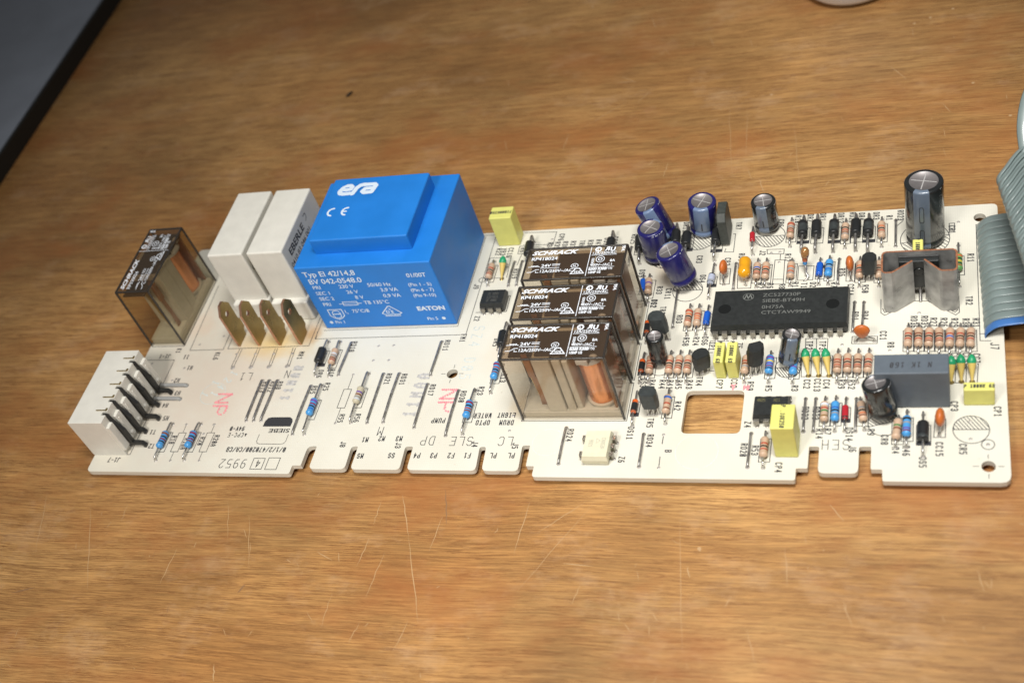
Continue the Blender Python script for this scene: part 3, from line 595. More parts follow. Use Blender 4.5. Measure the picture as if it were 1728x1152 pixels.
for reg, pts in (('K', ((705,900),(700,1068),(778,1070),(785,900))), ('K', ((262,928),(252,1060),(392,1055),(405,925),(262,928))), ('H', ((905,790),(905,930),(990,930),(1005,785),(905,790))), ('O', ((1060,385),(1050,525),(1137,525),(1140,385))),
                 ('H', ((960,600),(948,632),(1030,632),(1050,465),(1030,465))), ('H', ((1200,728),(1190,965),(1065,970),(1075,740)))):
    Ln([(reg, *q) for q in pts])
for reg, a0, a1, b0, b1, cuts in (('M',305,605,805,1010,(400,500)), ('N',715,985,655,840,(765,870))):
    Ln([(reg,a0,b0),(reg,a0-6,b1),(reg,a1-12,b1),(reg,a1,b0),(reg,a0,b0)])
    for c_ in cuts: Ln([(reg,c_,b0),(reg,c_-6,b1)])
SKO = SK.obj('screen_print', BD, 'black printed outlines, part numbers and words on the cream board'); 
# rubber-stamp marks
def stamp(name, text, reg, a, b, d, h, wd, adv, m, z, dots=False, label=None, rot=0):
    mb = MB(); c = P(reg, a, b); c.z = z; xd, yd = DIR[d]
    if rot: Mr = Matrix.Rotation(math.radians(rot), 3, 'Z'); xd, yd = Mr @ xd, Mr @ yd
    if not dots: stroke(mb, text, c, h, xd, yd, m, wd, adv)
    else:
        tot = adv*(len(text)-1) + h*.7; o = c - xd*tot/2 - yd*h/2
        for i, ch in enumerate(text):
            for line in SF[ch]:
                for p_, q_ in zip(line[:-1], line[1:]):
                    L = math.hypot(q_[0]-p_[0], q_[1]-p_[1]); nn = max(1, int(L/.75))
                    for k in range(nn):
                        t = (k+.2)/nn; pt = o + xd*(i*adv + (p_[0]+(q_[0]-p_[0])*t)*h/6) + yd*(p_[1]+(q_[1]-p_[1])*t)*h/6
                        LAY[0] = (LAY[0]+1) % 23; l = Zv*LAY[0]*.0006
                        seg(mb, pt + l, pt + l + (xd*random.uniform(.1,.3) + yd*random.uniform(.05, .3)), wd, Zv, m)
    mb.obj(name, BD, label, 'stuff')
stamp('stamp_mark', 'NP', 'C', 118, 655, 'D', 5.0, .5, 4.6, PINK, .045, True, 'dotted pink stamp between the left relays and the front edge')
stamp('stamp_mark', 'NP', 'E', 770, 512, 'D', 5.0, .5, 4.6, PINK, .045, True, 'dotted pink stamp beside the long jumper wires')
stamp('stamp_mark', 'TH', 'I', 1085, 845, 'N', 1.6, .35, 3.4, PINK, .045, True, None)
stamp('stamp_mark', '11MAA', 'E', 545, 470, 'L', 3.3, .75, 3.5, GREYINK, .045, False, 'faded grey stamped digits between jumper wires', -3)
stamp('stamp_mark', '11MAR', 'C', 548, 525, 'L', 2.5, .8, 2.9, GREYINK, .045, False, 'smudged grey stamp above the black maker badge', -3)
stamp('stamp_mark', '1241', 'C', 140, 530, 'D', 2.7, .35, 3.0, PALEINK, .045, False, None, -25)
stamp('stamp_mark', '11', 'C', 55, 560, 'D', 2.6, .35, 5, PALEINK, .045, False, None, -25)
stamp('stamp_mark', 'SZ4 D05', 'E', 960, 150, 'D', 3.2, .35, 3.1, PALEINK, .045, False, 'very faint blue stamp between the transformer and the front relay')
for (reg, a, b, r) in (('J', 620, 600, 5.5), ('G', 390, 840, 4.4), ('C', 70, 590, 4.2)):
    mb = MB(); c = P(reg, a, b); poly(mb, [(c.x + r*math.cos(2*math.pi*k/40), c.y + r*math.sin(2*math.pi*k/40), .04) for k in range(40)], .18, PALEINK, closed=True)
    mb.obj('round_stamp_mark', BD)

# ------------------------------------------------------------------ axial parts
def lead_path(hole, end, z):                     # from hole up and over to the body end
    h = Vector((hole.x, hole.y, 0)); e = Vector((end.x, end.y, z)); d = (e - Vector((h.x, h.y, z))); L = d.length; d.normalize()
    r = min(.7, L*.5)
    return [h + Zv*-.3, h + Zv*(z - r)*1.0, h + Zv*(z - r*.3) + d*r*.3, h + Zv*z + d*r, e]
def axial(h0, h1, body, blen=6.3, rad=1.12, bands='', label=None, name='resistor', z=None, shape='bone', outline=True, cath=None, bands_m=None, shift=0.0, leadr=.29, lm=None):
    a = P(*h0) if isinstance(h0, tuple) else Vector(h0); b = P(*h1) if isinstance(h1, tuple) else Vector(h1); a.z = b.z = 0
    ax = (a + b)/2; ax.x += 0; d = (b - a).normalized(); z = z if z is not None else rad + .25
    z += random.uniform(-.05, .15)
    c = ax + d*shift; A = c - d*blen/2 + Zv*z; B = c + d*blen/2 + Zv*z
    jit = random.uniform(-.12, .12); A = A + X*jit; B = B - X*jit*.6
    mb = MB()
    if shape == 'bone':
        prof = [(0, .01), (0.02*blen, .45*rad), (.07*blen, .82*rad), (.13*blen, .99*rad)]
        segs = [(.17,0),(.26,1),(.30,0),(.36,0),(.44,2),(.50,0),(.58,3),(.64,0),(.71,4),(.76,0),(.84,5),(.88,0),(.93,0),(.98,0),(1.0,0)]
        radf = lambda t: rad*(1.0 if t < .26 or t > .76 else .88) if t < .93 else rad*(.82 if t < .97 else (.45 if t < .99 else .01))
        prof += [(t*blen, radf(t)) for t, _ in segs]
        idx = {}
        for k, (t, s_) in enumerate(segs):
            if s_: idx[3 + k] = s_
        def mf(i, a_):
            s_ = idx.get(i)
            if s_ and len(bands) >= s_ and bands[s_-1] != '-': return BANDS[bands[s_-1]]
            return body
    elif shape == 'cyl':
        prof = [(0, .01), (0.0, rad*.85), (.04*blen, rad), (.14*blen, rad), (.15*blen, rad*1.0), (.28*blen, rad), (.80*blen, rad), (.92*blen, rad), (.96*blen, rad), (blen, rad*.85), (blen, .01)]
        bm_ = bands_m or {}
        mf = lambda i, a_: bm_.get(i, body)
    mb.lathe(prof, A, B, mf, n=16, cap=False)
    o = mb.obj(name, BD, label)
    for hole, e in ((a, A), (b, B)):
        q = MB(); q.tube(lead_path(hole, e, e.z), leadr, lm or (LEAD if hole is b else DULL), 7)
        q.lathe([(0, .62), (.12, .5), (.3, .32)], (hole.x, hole.y, .005), (hole.x, hole.y, 1), PAD, n=8, cap=False)
        q.obj('wire_lead', o)
    if outline:
        hl = blen/2 + .45; w_ = rad + .18
        R(ax.x - w_, ax.y - hl, ax.x + w_, ax.y + hl) if False else None
        OUT.append((ax.x, ax.y, w_, hl, cath))
    return o
OUT = []
BLU = 'kmvm-'
rlab = 'blue banded resistor '
axial(('A',850,690),('A',722,960), RBLUE, bands='nkmk-', label='blue resistor nearest the white edge connector')
axial(('A',1060,692),('A',935,958), RBLUE, bands='mkmn-', label='blue resistor beside an empty resistor outline')
axial(('C',735,545),('C',625,838), RBLUE, bands='vmkb-', label='blue resistor with long leads left of the bare notch')
axial(('E',990,440),('E',890,765), RBLUE, bands='mkrn-', label='blue resistor above the WATER OPTO print')
axial(('E',1190,170),('E',1100,460), RBLUE, bands='mrkn-', label='blue resistor touching the front relay')
axial(('C',845,280),('C',775,485), TAN, bands='-wenr', label='tan resistor beside a small black diode')
axial(('C',1018,472),('C',908,768), mat('stone_lacquer', (.50,.45,.33), .4), bands='-vnew', label='stone coloured resistor with violet band and grey end')
axial(('C',775,280),('C',693,480), DIODE, 5.2, 1.35, name='diode', shape='cyl', cath=1, label='black diode just in front of the blue transformer')
axial(('F',330,930),('E',1165,215), DIODE, 5.2, 1.35, name='diode', shape='cyl', label='black diode half hidden by the front relay')
for a in [(('I',640,95),('I',600,365),TAN,'-roknr'[1:]),(('I',725,95),('I',685,360),TAN,'-roo-'),
          (('I',465,525),('I',425,800),TAN,'-rknr'),(('I',550,520),('I',507,800),TAN,'-rknr'),(('I',635,520),('I',592,800),TAN,'-rknr'),
          (('I',285,530),('I',245,800),TAN,'-rnrn'),(('J',400,100),('J',360,370),TAN,'b-r-n'),(('I',1165,530),('I',1130,800),TAN,'-rne-'),
          (('H',1265,715),('H',1240,960),TAN,'-bkrn'),(('H',1345,715),('H',1322,960),TAN,'-okrn'),(('H',265,860),('H',240,1100),TAN,'-v-nd'),
          (('K',205,505),('K',182,750),TAN,'renrd'),(('K',705,515),('K',690,765),TAN,'-krne'),(('K',1037,500),('K',1030,750),TAN,'-okr-'),
          (('K',208,880),('K',182,1110),TAN,'-oere'),(('K',838,865),('K',825,1120),TAN,'-okrn'),(('K',1010,870),('K',1006,1115),TAN,'-nkn-'),
          (('M',665,765),('M',648,1070),TAN,'-rnrn'),(('M',765,760),('M',745,1070),TAN,'-rkrn'),(('M',862,765),('M',845,1070),TAN,'-nkrn'),(('M',965,760),('M',945,1070),TAN,'-rkrn'),
          (('O',240,235),('O',225,480),TAN,'wrg-d'),(('O',500,240),('O',530,470),TAN,'-ekon'),(('O',790,380),('O',762,600),TAN,'-gn--'),(('J',1200,450),('J',1175,735),TAN,'-rkr-'),
          (('F',235,480),('F',185,650),TAN,'-rknr')]:
    axial(a[0], a[1], a[2], bands=a[3])
for k, bnd in enumerate(('-rkr-','-nkr-','-rkrn','-nkrn','-rbr-','-rkn-','-nkr-')):
    x = 308 + 101*k; axial(('N', x, 288), ('N', x-7, 580), TAN, bands=bnd, label='tan resistor with a blue middle band in the row of seven' if k == 4 else None)
axial(('I',1385,530),('I',1355,800), RBLUE, bands='vyvmk', label='blue resistor leaning by the chip-side electrolytic can')
axial(('M',250,790),('M',215,1075), RBLUE, bands='-b-v-', label='blue resistor beside three green tipped capacitors')
axial(('K',555,855),('K',535,1100), RBLUE, bands='-keb-', label='blue resistor behind the large microcontroller chip')
axial(('O',320,230),('O',305,480), RBLUE, bands='-bke-')
axial(('O',852,335),('O',845,600), RBLUE, bands='ke-vm', label='blue resistor right of the black can with tilted top')
axial(('L',785,640),('L',793,945), RGREEN, 6.2, 1.05, bands='okykr', label='green banded resistor beside the sheet metal heat sink')
axial(('I',808,100),('I',770,360), DBLUE, 4.2, .95, name='diode', shape='cyl', label='bright blue glass diode at the left end of the large chip', bands_m={3: BANDS['k'], 7: BANDS['k']})
axial(('K',468,870),('K',448,1100), DBLUE, 4.4, .95, name='diode', shape='cyl', cath=2, label='bright blue glass diode behind the large chip')
axial(('H',205,860),('H',190,1075), DBLUE, 4.2, .9, name='diode', shape='cyl', label='bright blue glass diode beside the rear relay')
for h0, h1, lb in ((('I',215,535),('I',162,800),'orange glass diode at the corner of the middle relay'),(('J',132,112),('J',85,385),'orange glass diode at the corner of the front relay'),(('I',255,190),('I',222,430),None)):
    axial(h0, h1, GLASSRED, 4.0, .85, name='diode', shape='cyl', cath=1, label=lb, bands_m={5: DIODE, 6: DIODE, 7: BANDS['n'], 8: BANDS['n']})
axial(('H',860,755),('H',800,1065), GLASSPALE, 3.2, 1.05, name='diode', shape='cyl', cath=1, label='pale glass diode with dark bands left of the orange bead', bands_m={1: DIODE, 2: DIODE, 6: BANDS['e'], 8: BANDS['k']})
axial(('O',395,235),('O',380,480), REDBODY, 3.8, .85, name='diode', shape='cyl', cath=1, bands_m={7: DIODE, 8: DIODE}, label='red glass diode in the front right corner rows')
axial(('H',1222,450),('H',1210,660), REDBODY, 3.2, .8, name='diode', shape='cyl', outline=False, label='small red diode standing in front of a small black can', z=2.5)
for h0, h1, ct in ((('K',318,500),('K',290,800),1),(('K',445,490),('K',418,805),0),(('K',603,490),('K',582,800),1),(('K',800,485),('K',790,790),0),(('K',918,480),('K',903,795),1)):
    axial(h0, h1, DIODE, 5.4, 1.45, name='diode', shape='cyl', cath=ct, z=1.9, leadr=.42, lm=DULL, shift=-.9, bands_m={5: GREYEPOXY} if ct else None)
axial(('O',972,355),('O',970,665), DIODE, 5.2, 1.4, name='diode', shape='cyl', cath=1, label='black diode at the front right of the board', bands_m={6: GREYEPOXY, 7: GREYEPOXY})
axial(('H',900,420),('H',855,715), DIODE, 5.2, 1.4, name='diode', shape='cyl', cath=1, z=2.2, leadr=.4, shift=-1.2)
axial(('H',620,430),('H',590,690), DIODE, 5.2, 1.4, name='diode', shape='cyl', cath=1, z=1.9, leadr=.4)
axial(('H',520,420),('H',500,690), DIODE, 5.2, 1.4, name='diode', shape='cyl', z=2.6, leadr=.4, outline=False)
axial(('H',175,440),('H',162,745), DIODE, 5.2, 1.35, name='diode', shape='cyl', z=1.9, leadr=.4)
axial(('F',520,340),('F',480,540), DIODE, 5.2, 1.4, name='diode', shape='cyl', z=3.2, leadr=.4, outline=False)
axial(('F',1100,300),('F',1060,520), DIODE, 5.2, 1.4, name='diode', shape='cyl', z=3.0, leadr=.4, outline=False)
for x, y, w_, hl, ct in OUT:
    ob = MB(); z_ = SZ + .016
    poly(ob, [(x - w_, y - hl, z_), (x + w_ + .15, y - hl, z_), (x + w_ + .15, y + hl, z_), (x - w_, y + hl, z_)], .2, INK, closed=True)
    if ct:
        y0 = y - hl if ct == 1 else y + hl - 1.2; z_ = SZ + .034
        ob.add([(x - w_, y0, z_), (x + w_ + .15, y0, z_), (x + w_ + .15, y0 + 1.2, z_), (x - w_, y0 + 1.2, z_)], [[0, 1, 2, 3]], INK)
    ob.obj('printed_outline', BD)


# ------------------------------------------------------------------ wire jumpers
def jumper(h0, h1, m=DULL, r=.33, label=None):
    a = P(*h0); b = P(*h1); a.z = b.z = 0; d = (b - a).normalized(); mid = (a+b)/2
    mb = MB(); j = random.uniform(-.12, .12)
    mb.tube([a + Zv*-.3, a + Zv*.35, a + d*.35 + Zv*.62, a + d*1.2 + Zv*.66, mid + X*j + Zv*(.62 + abs(j)), b - d*1.2 + Zv*.62, b - d*.35 + Zv*.55, b + Zv*.25, b + Zv*-.3], r, m, 8)
    for p in (a, b): mb.lathe([(0, .62), (.14, .5), (.3, .36)], (p.x, p.y, .005), (p.x, p.y, 1), PAD, n=9, cap=False)
    return mb.obj('jumper_wire', BD, label)
for h0, h1 in ((('C',915,283),('C',832,478)),(('C',372,512),('C',272,755)),(('C',415,512),('C',317,755)),(('C',465,512),('C',362,755)),(('C',668,545),('C',553,838)),(('E',300,315),('E',175,680)),(('E',418,312),('E',295,675)),
               (('E',735,75),('E',650,325)),(('E',630,393),('E',527,715)),(('E',862,440),('E',762,775)),(('G',505,750),('G',455,975)),(('G',990,790),('G',960,992)),(('F',380,480),('F',332,650)),(('F',435,475),('F',390,645)),
               (('H',516,990),('I',468,288)),(('H',1057,740),('H',1028,975)),(('K',1162,505),('K',1160,745)),(('K',640,865),('K',625,1095)),(('M',820,290),('M',800,575)),(('M',910,290),('M',888,575)),
               (('O',88,235),('O',70,480)),(('O',165,235),('O',145,480)),(('O',470,235),('O',460,480)),(('J',1075,450),('J',1043,730)),(('H',88,590),('H',60,760))):
    jumper(h0, h1)
for k, (h0, h1) in enumerate(((('A',740,405),('A',955,405)),(('A',700,505),('A',905,505)))):
    a = P(*h0); b = P(*h1); mb = MB(); mb.tube([a + Zv*.6, b + Zv*.6 - X*.6, b + Zv*.4, b + Zv*-.2], .62, GREYPIPE, 10); mb.obj('sleeved_jumper', BD)

# ------------------------------------------------------------------ edge connector (left)
cx0, cx1, cy0, cy1, cz = -186.0, -174.0, -40.2, -12.0, 15.6
mb = MB()
slots = (-16.4, -21.4, -26.6, -31.6, -36.6)
prof = []                                        # plan outline with a notch at every contact
prof = [(cx0, cy0), (cx1, cy0)]
for s_ in slots[::-1]: prof += [(cx1, s_ - .55), (cx1 - 1.5, s_ - .55), (cx1 - 1.5, s_ + .75), (cx1, s_ + .75)]
prof += [(cx1, cy1), (cx0, cy1)]
mb.prism(prof, 0.05, cz, CREAM, 0.12)
con = mb.obj('edge_connector', BD, 'white seven-way edge connector on the left end of the board')
mb = MB()
for s_ in slots + (-11.4 - 0,):
    y0 = s_ + 1.35 if s_ > -12 else s_ + 1.25; y1 = y0 + 2.7
    if y1 > cy1: continue
    mb.box((cx1 - .2, y0, 2.0), (cx1 + 1.0, y1, 12.6), CREAM, .15)
    mb.box((cx1 + .85, y0 + .5, 4.2), (cx1 + 1.2, y0 + 1.0, 11.4), CREAM, .1); mb.box((cx1 + .8, y0 + .5, 3.4), (cx1 + 1.6, y0 + 1.7, 4.2), CREAM, .15)
mb.box((cx1 - .2, cy0 + .25, 2), (cx1 + 1.0, slots[-1] - .9, 12.8), CREAM, .15)
mb.obj('cell_wall', con)
jp = [P('A',845,455), P('A',750,550), P('A',750,655), P('A',655,750), P('A',655,850)]
for s_, p in zip(slots, jp):
    mb = MB(); y = s_; th = .55
    side = [(cx1 - 1.4, 15.2), (cx1 + .1, 15.0), (cx1 + .9, 11.5), (cx1 + 2.3, 8.2), (cx1 + 2.2, 2.4), (p.x - .4, 2.1), (p.x + .5, .9), (p.x + .2, -.2), (p.x - .5, -.2), (p.x - .5, .9), (p.x - 1.1, 1.2), (cx1 + 1.1, 1.2), (cx1 + .3, 6.5), (cx1 - .6, 12.3), (cx1 - 1.4, 13.8)]
    mb.prism(side, y - .75, y + .45, BLACKSPR, 0.0, axis='Y'); mb.obj('contact_spring', con)
    mb = MB(); mb.box((cx1 - 4.0, s_ + .95, cz + .02), (cx1 - .3, s_ + 1.25, cz + .28), BRASS, .05); mb.box((cx1 - .7, s_ + .9, cz - 1.8), (cx1 - .2, s_ + 1.9, cz + .3), BRASS, .05); mb.obj('contact_tongue', con)

# ------------------------------------------------------------------ smoky relays
relayproto = {}
def relay(x0, y0, name_label, rot=False, dark=False, reads=True):
    """29 x 12.3 x 25 mm relay; body along +X (rot: along +Y)"""
    L, W, H = 28.5, 12.3, 25.0
    M4 = Matrix.Translation((x0, y0, 0)) @ (Matrix.Identity(4) if not rot else Matrix(((0, -1, 0, W), (1, 0, 0, 0), (0, 0, 1, 0), (0, 0, 0, 1))))
    smoke = SMOKE2 if dark else SMOKE
    def put(mb, name, parent, label=None):
        mb.v = [tuple(M4 @ Vector(v)) for v in mb.v]
        return mb.obj(name, parent, label)
    mb = MB()
    # case: tapering slightly to the top, open underneath
    i = .22
    b_ = [(0, 0), (L, 0), (L, W), (0, W)]; t_ = [(i, i), (L-i, i), (L-i, W-i), (i, W-i)]
    vs = [(p[0], p[1], .3) for p in b_] + [(p[0], p[1], H) for p in t_]
    for k in range(4): mb.add([vs[k], vs[(k+1) % 4], vs[4+(k+1) % 4], vs[4+k]], [[0, 1, 2, 3]], smoke)
    mb.add(vs[4:], [[0, 1, 2, 3]], smoke)
    case = put(mb, 'relay', BD, name_label)
    mb = MB()                                     # thick moulded edges that read dark
    e = .34
    tp = [Vector((p[0], p[1], H - .08)) for p in t_]; bt = [Vector((p[0], p[1], .3)) for p in b_]
    for k in range(4): mb.tube([tp[k], tp[(k+1) % 4]], e, DARKEDGE, 6)
    for k in (0, 1, 2, 3): mb.tube([bt[k], tp[k]], e*1.1, DARKEDGE, 6)
    for k in range(4): mb.tube([bt[k] + Zv*.15, bt[(k+1) % 4] + Zv*.15], .18, BEIGE, 6)
    put(mb, 'moulded_edge', case)
    mb = MB(); mb.box((.6, .6, .4), (L-.6, W-.6, 2.6), BEIGE, .2); mb.box((1.2, .9, 2.6), (L-1.2, 2.0, 3.0), BEIGE, .1); put(mb, 'base_block', case)
    mb = MB(); x0_, x1_ = 8.2, 17.6
    mb.box((x0_, .75, 2.6), (x0_+4.9, W-.9, 23.6), BEIGE, .25); mb.box((x0_+5.3, 1.1, 2.6), (x0_+7.6, W-1.2, 23.2), BEIGE, .25)
    mb.box((x0_+7.8, 1.5, 2.6), (x1_, W-1.6, 22.2), BEIGE, .25); mb.box((x0_+3, 10.6, 22.6), (x1_+1.6, 11.6, 24.2), BEIGE, .2)
    put(mb, 'contact_carrier', case)
    mb = MB(); mb.box((x0_+.8, 2.1, 23.7), (x1_ + 1.8, 10.4, 24.2), DARKBROWN, .15); mb.box((x1_+1.9, 1.2, 22.9), (L-1.0, 10.8, 23.4), DARKBROWN, .1); mb.box((1.0, 3.4, 21.9), (x0_-.4, 11.4, 22.3), DARKBROWN, .1); put(mb, 'armature', case)
    cxx, cyy = 22.6, 6.1                          # coil: wound copper between flanges
    mb = MB(); pr = []
    nt = 40
    for k in range(nt+1):
        z_ = k/nt*16.2; pr.append((z_, 3.75 + .08*math.cos(k*math.pi)))
    mb.lathe(pr, (cxx, cyy, 4.0), (cxx, cyy, 21), COPPER, n=28); put(mb, 'coil', case)
    mb = MB(); mb.lathe([(0, 4.5), (.9, 4.5)], (cxx, cyy, 3.0), (cxx, cyy, 9), BEIGE, n=24); mb.lathe([(0, 4.6), (.3, 4.7), (.9, 4.4)], (cxx, cyy, 20.3), (cxx, cyy, 30), mat('translucent_white_bobbin', (.62, .60, .57), .3, coat=.5), n=24)
    mb.box((cxx-2.6, 1.0, 21.2), (cxx+.6, 2.3, 22.8), mat('translucent_white_bobbin', (.62, .60, .57), .3), .2); mb.ell((cxx+2.2, 2.2, 22.9), (1.3, 1.0, .9), mat('translucent_white_bobbin', (.62, .60, .57), .3)); put(mb, 'bobbin_flange', case)
    mb = MB(); mb.prism([(5.0, 23.5), (6.6, 23.5), (7.3, 8), (7.4, 3), (5.6, 3), (5.9, 8)], 3.0, 3.35, BROWN, axis='Y'); mb.box((5.2, 2.4, 15), (7.1, 3.6, 21.8), BROWN, .2); put(mb, 'contact_blade', case)
    mb = MB(); mb.prism([(3.3, 22.3), (5.2, 22.3), (5.7, 5), (4.6, 5)], 5.2, 5.5, mat('pale_brass_spring', (.50, .38, .18), .35, .6), axis='Y'); put(mb, 'contact_blade', case)
    mb = MB(); mb.box((L-2.1, 1.6, 3), (L-1.4, W-1.6, 22.3), BROWN, .15); put(mb, 'yoke', case)
    # print on the lid
    pm = MB(); z = H + .03
    def tx(s, x, y, h, **k): fonttext(pm, s, (x, y, z + (LAY[0] % 7)*.002), h, X, Y, RELAYPRINT, **k); LAY[0] += 1
    if reads:
        tx('SCHRACK', 1.3, 9.75, 1.45, bold=.07, wscale=1.42, shear=.35)
        for k in range(7):
            pass
        tx('RP418024' if not dark else 'RP330024', 1.5, 7.6, 1.2, bold=.025, wscale=1.13)
        tx('24V', 4.9, 4.9, 1.15, bold=.025, wscale=1.1); 
        poly(pm, [(8.1, 5.9, z), (10.2, 5.9, z)], .18, RELAYPRINT); poly(pm, [(8.1, 5.4, z), (10.2, 5.4, z)], .18, RELAYPRINT); poly(pm, [(4.9, 4.5, z), (10.2, 4.5, z)], .18, RELAYPRINT)
        poly(pm, [(1.2, 5.1, z), (1.9, 5.1, z)] + [(1.9 + k*.22, 5.1 + (.45 if k % 2 else 0), z) for k in range(1, 10)] + [(4.1, 5.1, z), (4.5, 5.1, z)], .16, RELAYPRINT)
        tx('12A/250V~/AC1', 4.7, 2.8, 1.1, bold=.02, wscale=1.02)
        poly(pm, [(1.2, 3.1, z), (2.4, 3.1, z), (3.5, 3.9, z)], .18, RELAYPRINT); poly(pm, [(4.5, 2.9, z), (3.7, 2.9, z), (3.7, 3.4, z)], .18, RELAYPRINT); poly(pm, [(3.5, 4.0, z), (4.5, 4.0, z)], .18, RELAYPRINT)
        def o_(x, y, r, w2=.16, sq=1): poly(pm, [(x + r*math.cos(2*math.pi*k/18), y + r*sq*math.sin(2*math.pi*k/18), z + .004) for k in range(18)], w2, RELAYPRINT, closed=True)
        o_(14.6, 4.9, 1.0, sq=.8); tx('N', 14.1, 4.5, .8)
        poly(pm, [(13.9, 1.9, z), (17.6, 1.9, z), (16.2, 3.8, z), (15.2, 3.8, z)], .26, RELAYPRINT, closed=True); tx('VDE', 14.8, 2.2, .75, bold=.02)
        poly(pm, [(18.3, .9, z), (18.3, 11.8, z)], .17, RELAYPRINT)
        o_(20.4, 10.8, .75, .34); tx('S', 20.0, 10.4, .8); 
        fonttext(pm, 'R', (23.6, 10.2, z), 1.5, -X, Y, RELAYPRINT, bold=.07, wscale=1.05, shear=-.1); fonttext(pm, 'U', (23.7, 10.0, z + .002), 1.5, X, Y, RELAYPRINT, bold=.07, wscale=1.0, shear=.1)
        tx('12A/250VAC', 18.8, 8.9, .95, bold=.015, wscale=.98); poly(pm, [(18.8, 8.6, z), (25.8, 8.6, z)], .13, RELAYPRINT)
        fonttext(pm, 'E45003', (19.8, 4.9, z), .75, Y, -X, RELAYPRINT, wscale=.85)
        o_(21.5, 7.0, 1.15, .17); o_(21.5, 7.0, .5, .2); tx('8A', 24.3, 5.9, .9, bold=.02)
        tx('400V~/AC1', 19.0, 4.4, .95, bold=.015); poly(pm, [(18.8, 4.0, z), (25.8, 4.0, z)], .13, RELAYPRINT)
        tx('B300 R300', 18.8, 2.9, .9, bold=.05, wscale=.9); tx('1/3HP 1/2', 18.8, 1.7, .85, bold=.05, wscale=.75); tx('HP T70', 23.2, 2.9, .75, wscale=.7)
        fonttext(pm, '934.', (27.0, 11.8, z), .95, -Y, X, RELAYPRINT, bold=.03)
    put(pm, 'printed_text', case)
    fm_ = MB(); fm_.add([(.5, .5, H - .35), (L-.5, .5, H - .35), (L-.5, W-.5, H - .35), (.5, W-.5, H - .35)], [[0, 1, 2, 3]], FILM)
    put(fm_, 'lid_window', case)
    return case
relay(-50.1, -27.4, 'front relay of three in smoky clear case with bright copper coil')
relay(-50.1, -13.4, 'middle relay of three in smoky clear case')
relay(-50.1, 1.2, 'rear relay of three in smoky clear case')
relay(-185.0, 3.7, 'smoky brown relay alone at the left end of the board', rot=True, dark=True)

# ------------------------------------------------------------------ white boxed relays
for x0, lb in ((-154.9, 'left one of two cream white boxed relays'), (-141.0, 'cream white boxed relay next to the blue transformer, black print on its side')):
    mb = MB(); mb.box((x0, 15.0, 7.6), (x0 + 12.3, 43.6, 28.0), CREAM, .55, seg=3)
    o = mb.obj('boxed_relay', BD, lb)
    mb = MB(); mb.box((x0 + .3, 12.9, 0.2), (x0 + 12.9, 43.9, 8.0), CREAM, .5); mb.obj('relay_base', o)
    pm = MB(); xx = x0 + 12.33
    fonttext(pm, 'EBERLE', (xx, 18.4, 22.6), 2.6, Y, Zv, INK, bold=.09, wscale=1.12)
    fonttext(pm, '0410 83 046 001', (xx, 16.4, 19.4), 1.9, Y, Zv, INK, bold=.01, wscale=.98)
    poly(pm, [(xx, 33, 25.6), (xx, 34.6, 25.6), (xx, 34.6, 24.2), (xx, 33.4, 23.4)], .25, INK, n=X)
    pm.obj('printed_text', o)

# ------------------------------------------------------------------ blade terminals
for x in (-151.7, -144.45, -137.0, -129.7):
    mb = MB(); tl = random.uniform(-.25, .25)
    pl = [(2.3, .1), (2.0, 3), (1.95, 14.1), (4.1, 16.8), (6.2, 16.8), (8.35, 14.1), (8.35, 6.9), (9.0, 6.2), (9.0, 2.6), (7.9, 1.9), (7.7, .1)]
    hole = [(5.1 + 1.0*math.cos(2*math.pi*k/12), 12.3 + 1.0*math.sin(2*math.pi*k/12)) for k in range(12)]
    tris = geometry.tessellate_polygon([[Vector((a, b, 0)) for a, b in pl], [Vector((a, b, 0)) for a, b in hole]])
    allp = pl + hole; nv = len(allp); th = .8
    fx = lambda b, s_: x + s_ + tl*b/12
    vs = [(fx(b, -th/2), a, b) for a, b in allp] + [(fx(b, th/2), a, b) for a, b in allp]
    mb.add(vs, [list(t) for t in tris] + [[i + nv for i in t[::-1]] for t in tris], BRASS)
    n1 = len(pl); mb.add(vs, [[k, (k+1) % n1, nv+(k+1) % n1, nv+k] for k in range(n1)], COPPERISH)
    n2 = len(hole); mb.add(vs, [[n1+k, n1+(k+1) % n2, nv+n1+(k+1) % n2, nv+n1+k] for k in range(n2)], COPPERISH)
    me = mb.obj('blade_terminal', BD); bmx = bmesh.new(); bmx.from_mesh(me.data); bmesh.ops.recalc_face_normals(bmx, faces=bmx.faces); bmx.to_mesh(me.data); bmx.free()

# ------------------------------------------------------------------ blue transformer
tx0, ty0, tw, td, th_ = -122.8, 8.7, 44.0, 37.6, 26.9
mb = MB(); mb.box((tx0, ty0, .15), (tx0 + tw, ty0 + td, th_), BLUEPLASTIC, .45, seg=3)
tr = mb.obj('transformer', BD, 'large blue encapsulated transformer with white print')
mb = MB(); mb.box((tx0 + 5.6, ty0 + 5.5, th_ - .3), (tx0 + 37.3, ty0 + 32.5, 32.5), BLUEPLASTIC, .55, seg=3); mb.obj('raised_top', tr)
pm = MB(); yf = ty0 - .03
def tf(s, x, z, h, **k): fonttext(pm, s, (tx0 + x, yf - (LAY[0] % 7)*.002, z), h, X, Zv, WHITEPRINT, **k); LAY[0] += 1
tf('Typ EI 42/14,8', 2.0, 23.0, 2.15, bold=.035, wscale=1.0); tf('BV 042-0548.0', 2.6, 19.9, 2.15, bold=.035, wscale=1.0)
tf('PRI', 2.9, 17.7, 1.5); tf('230 V', 11.7, 17.7, 1.5); tf('50/60 Hz', 21.2, 17.9, 1.5)
tf('SEC 1', 3.0, 15.2, 1.5); tf('26 V', 13.3, 15.3, 1.5); tf('3,9 VA', 24.6, 15.6, 1.5)
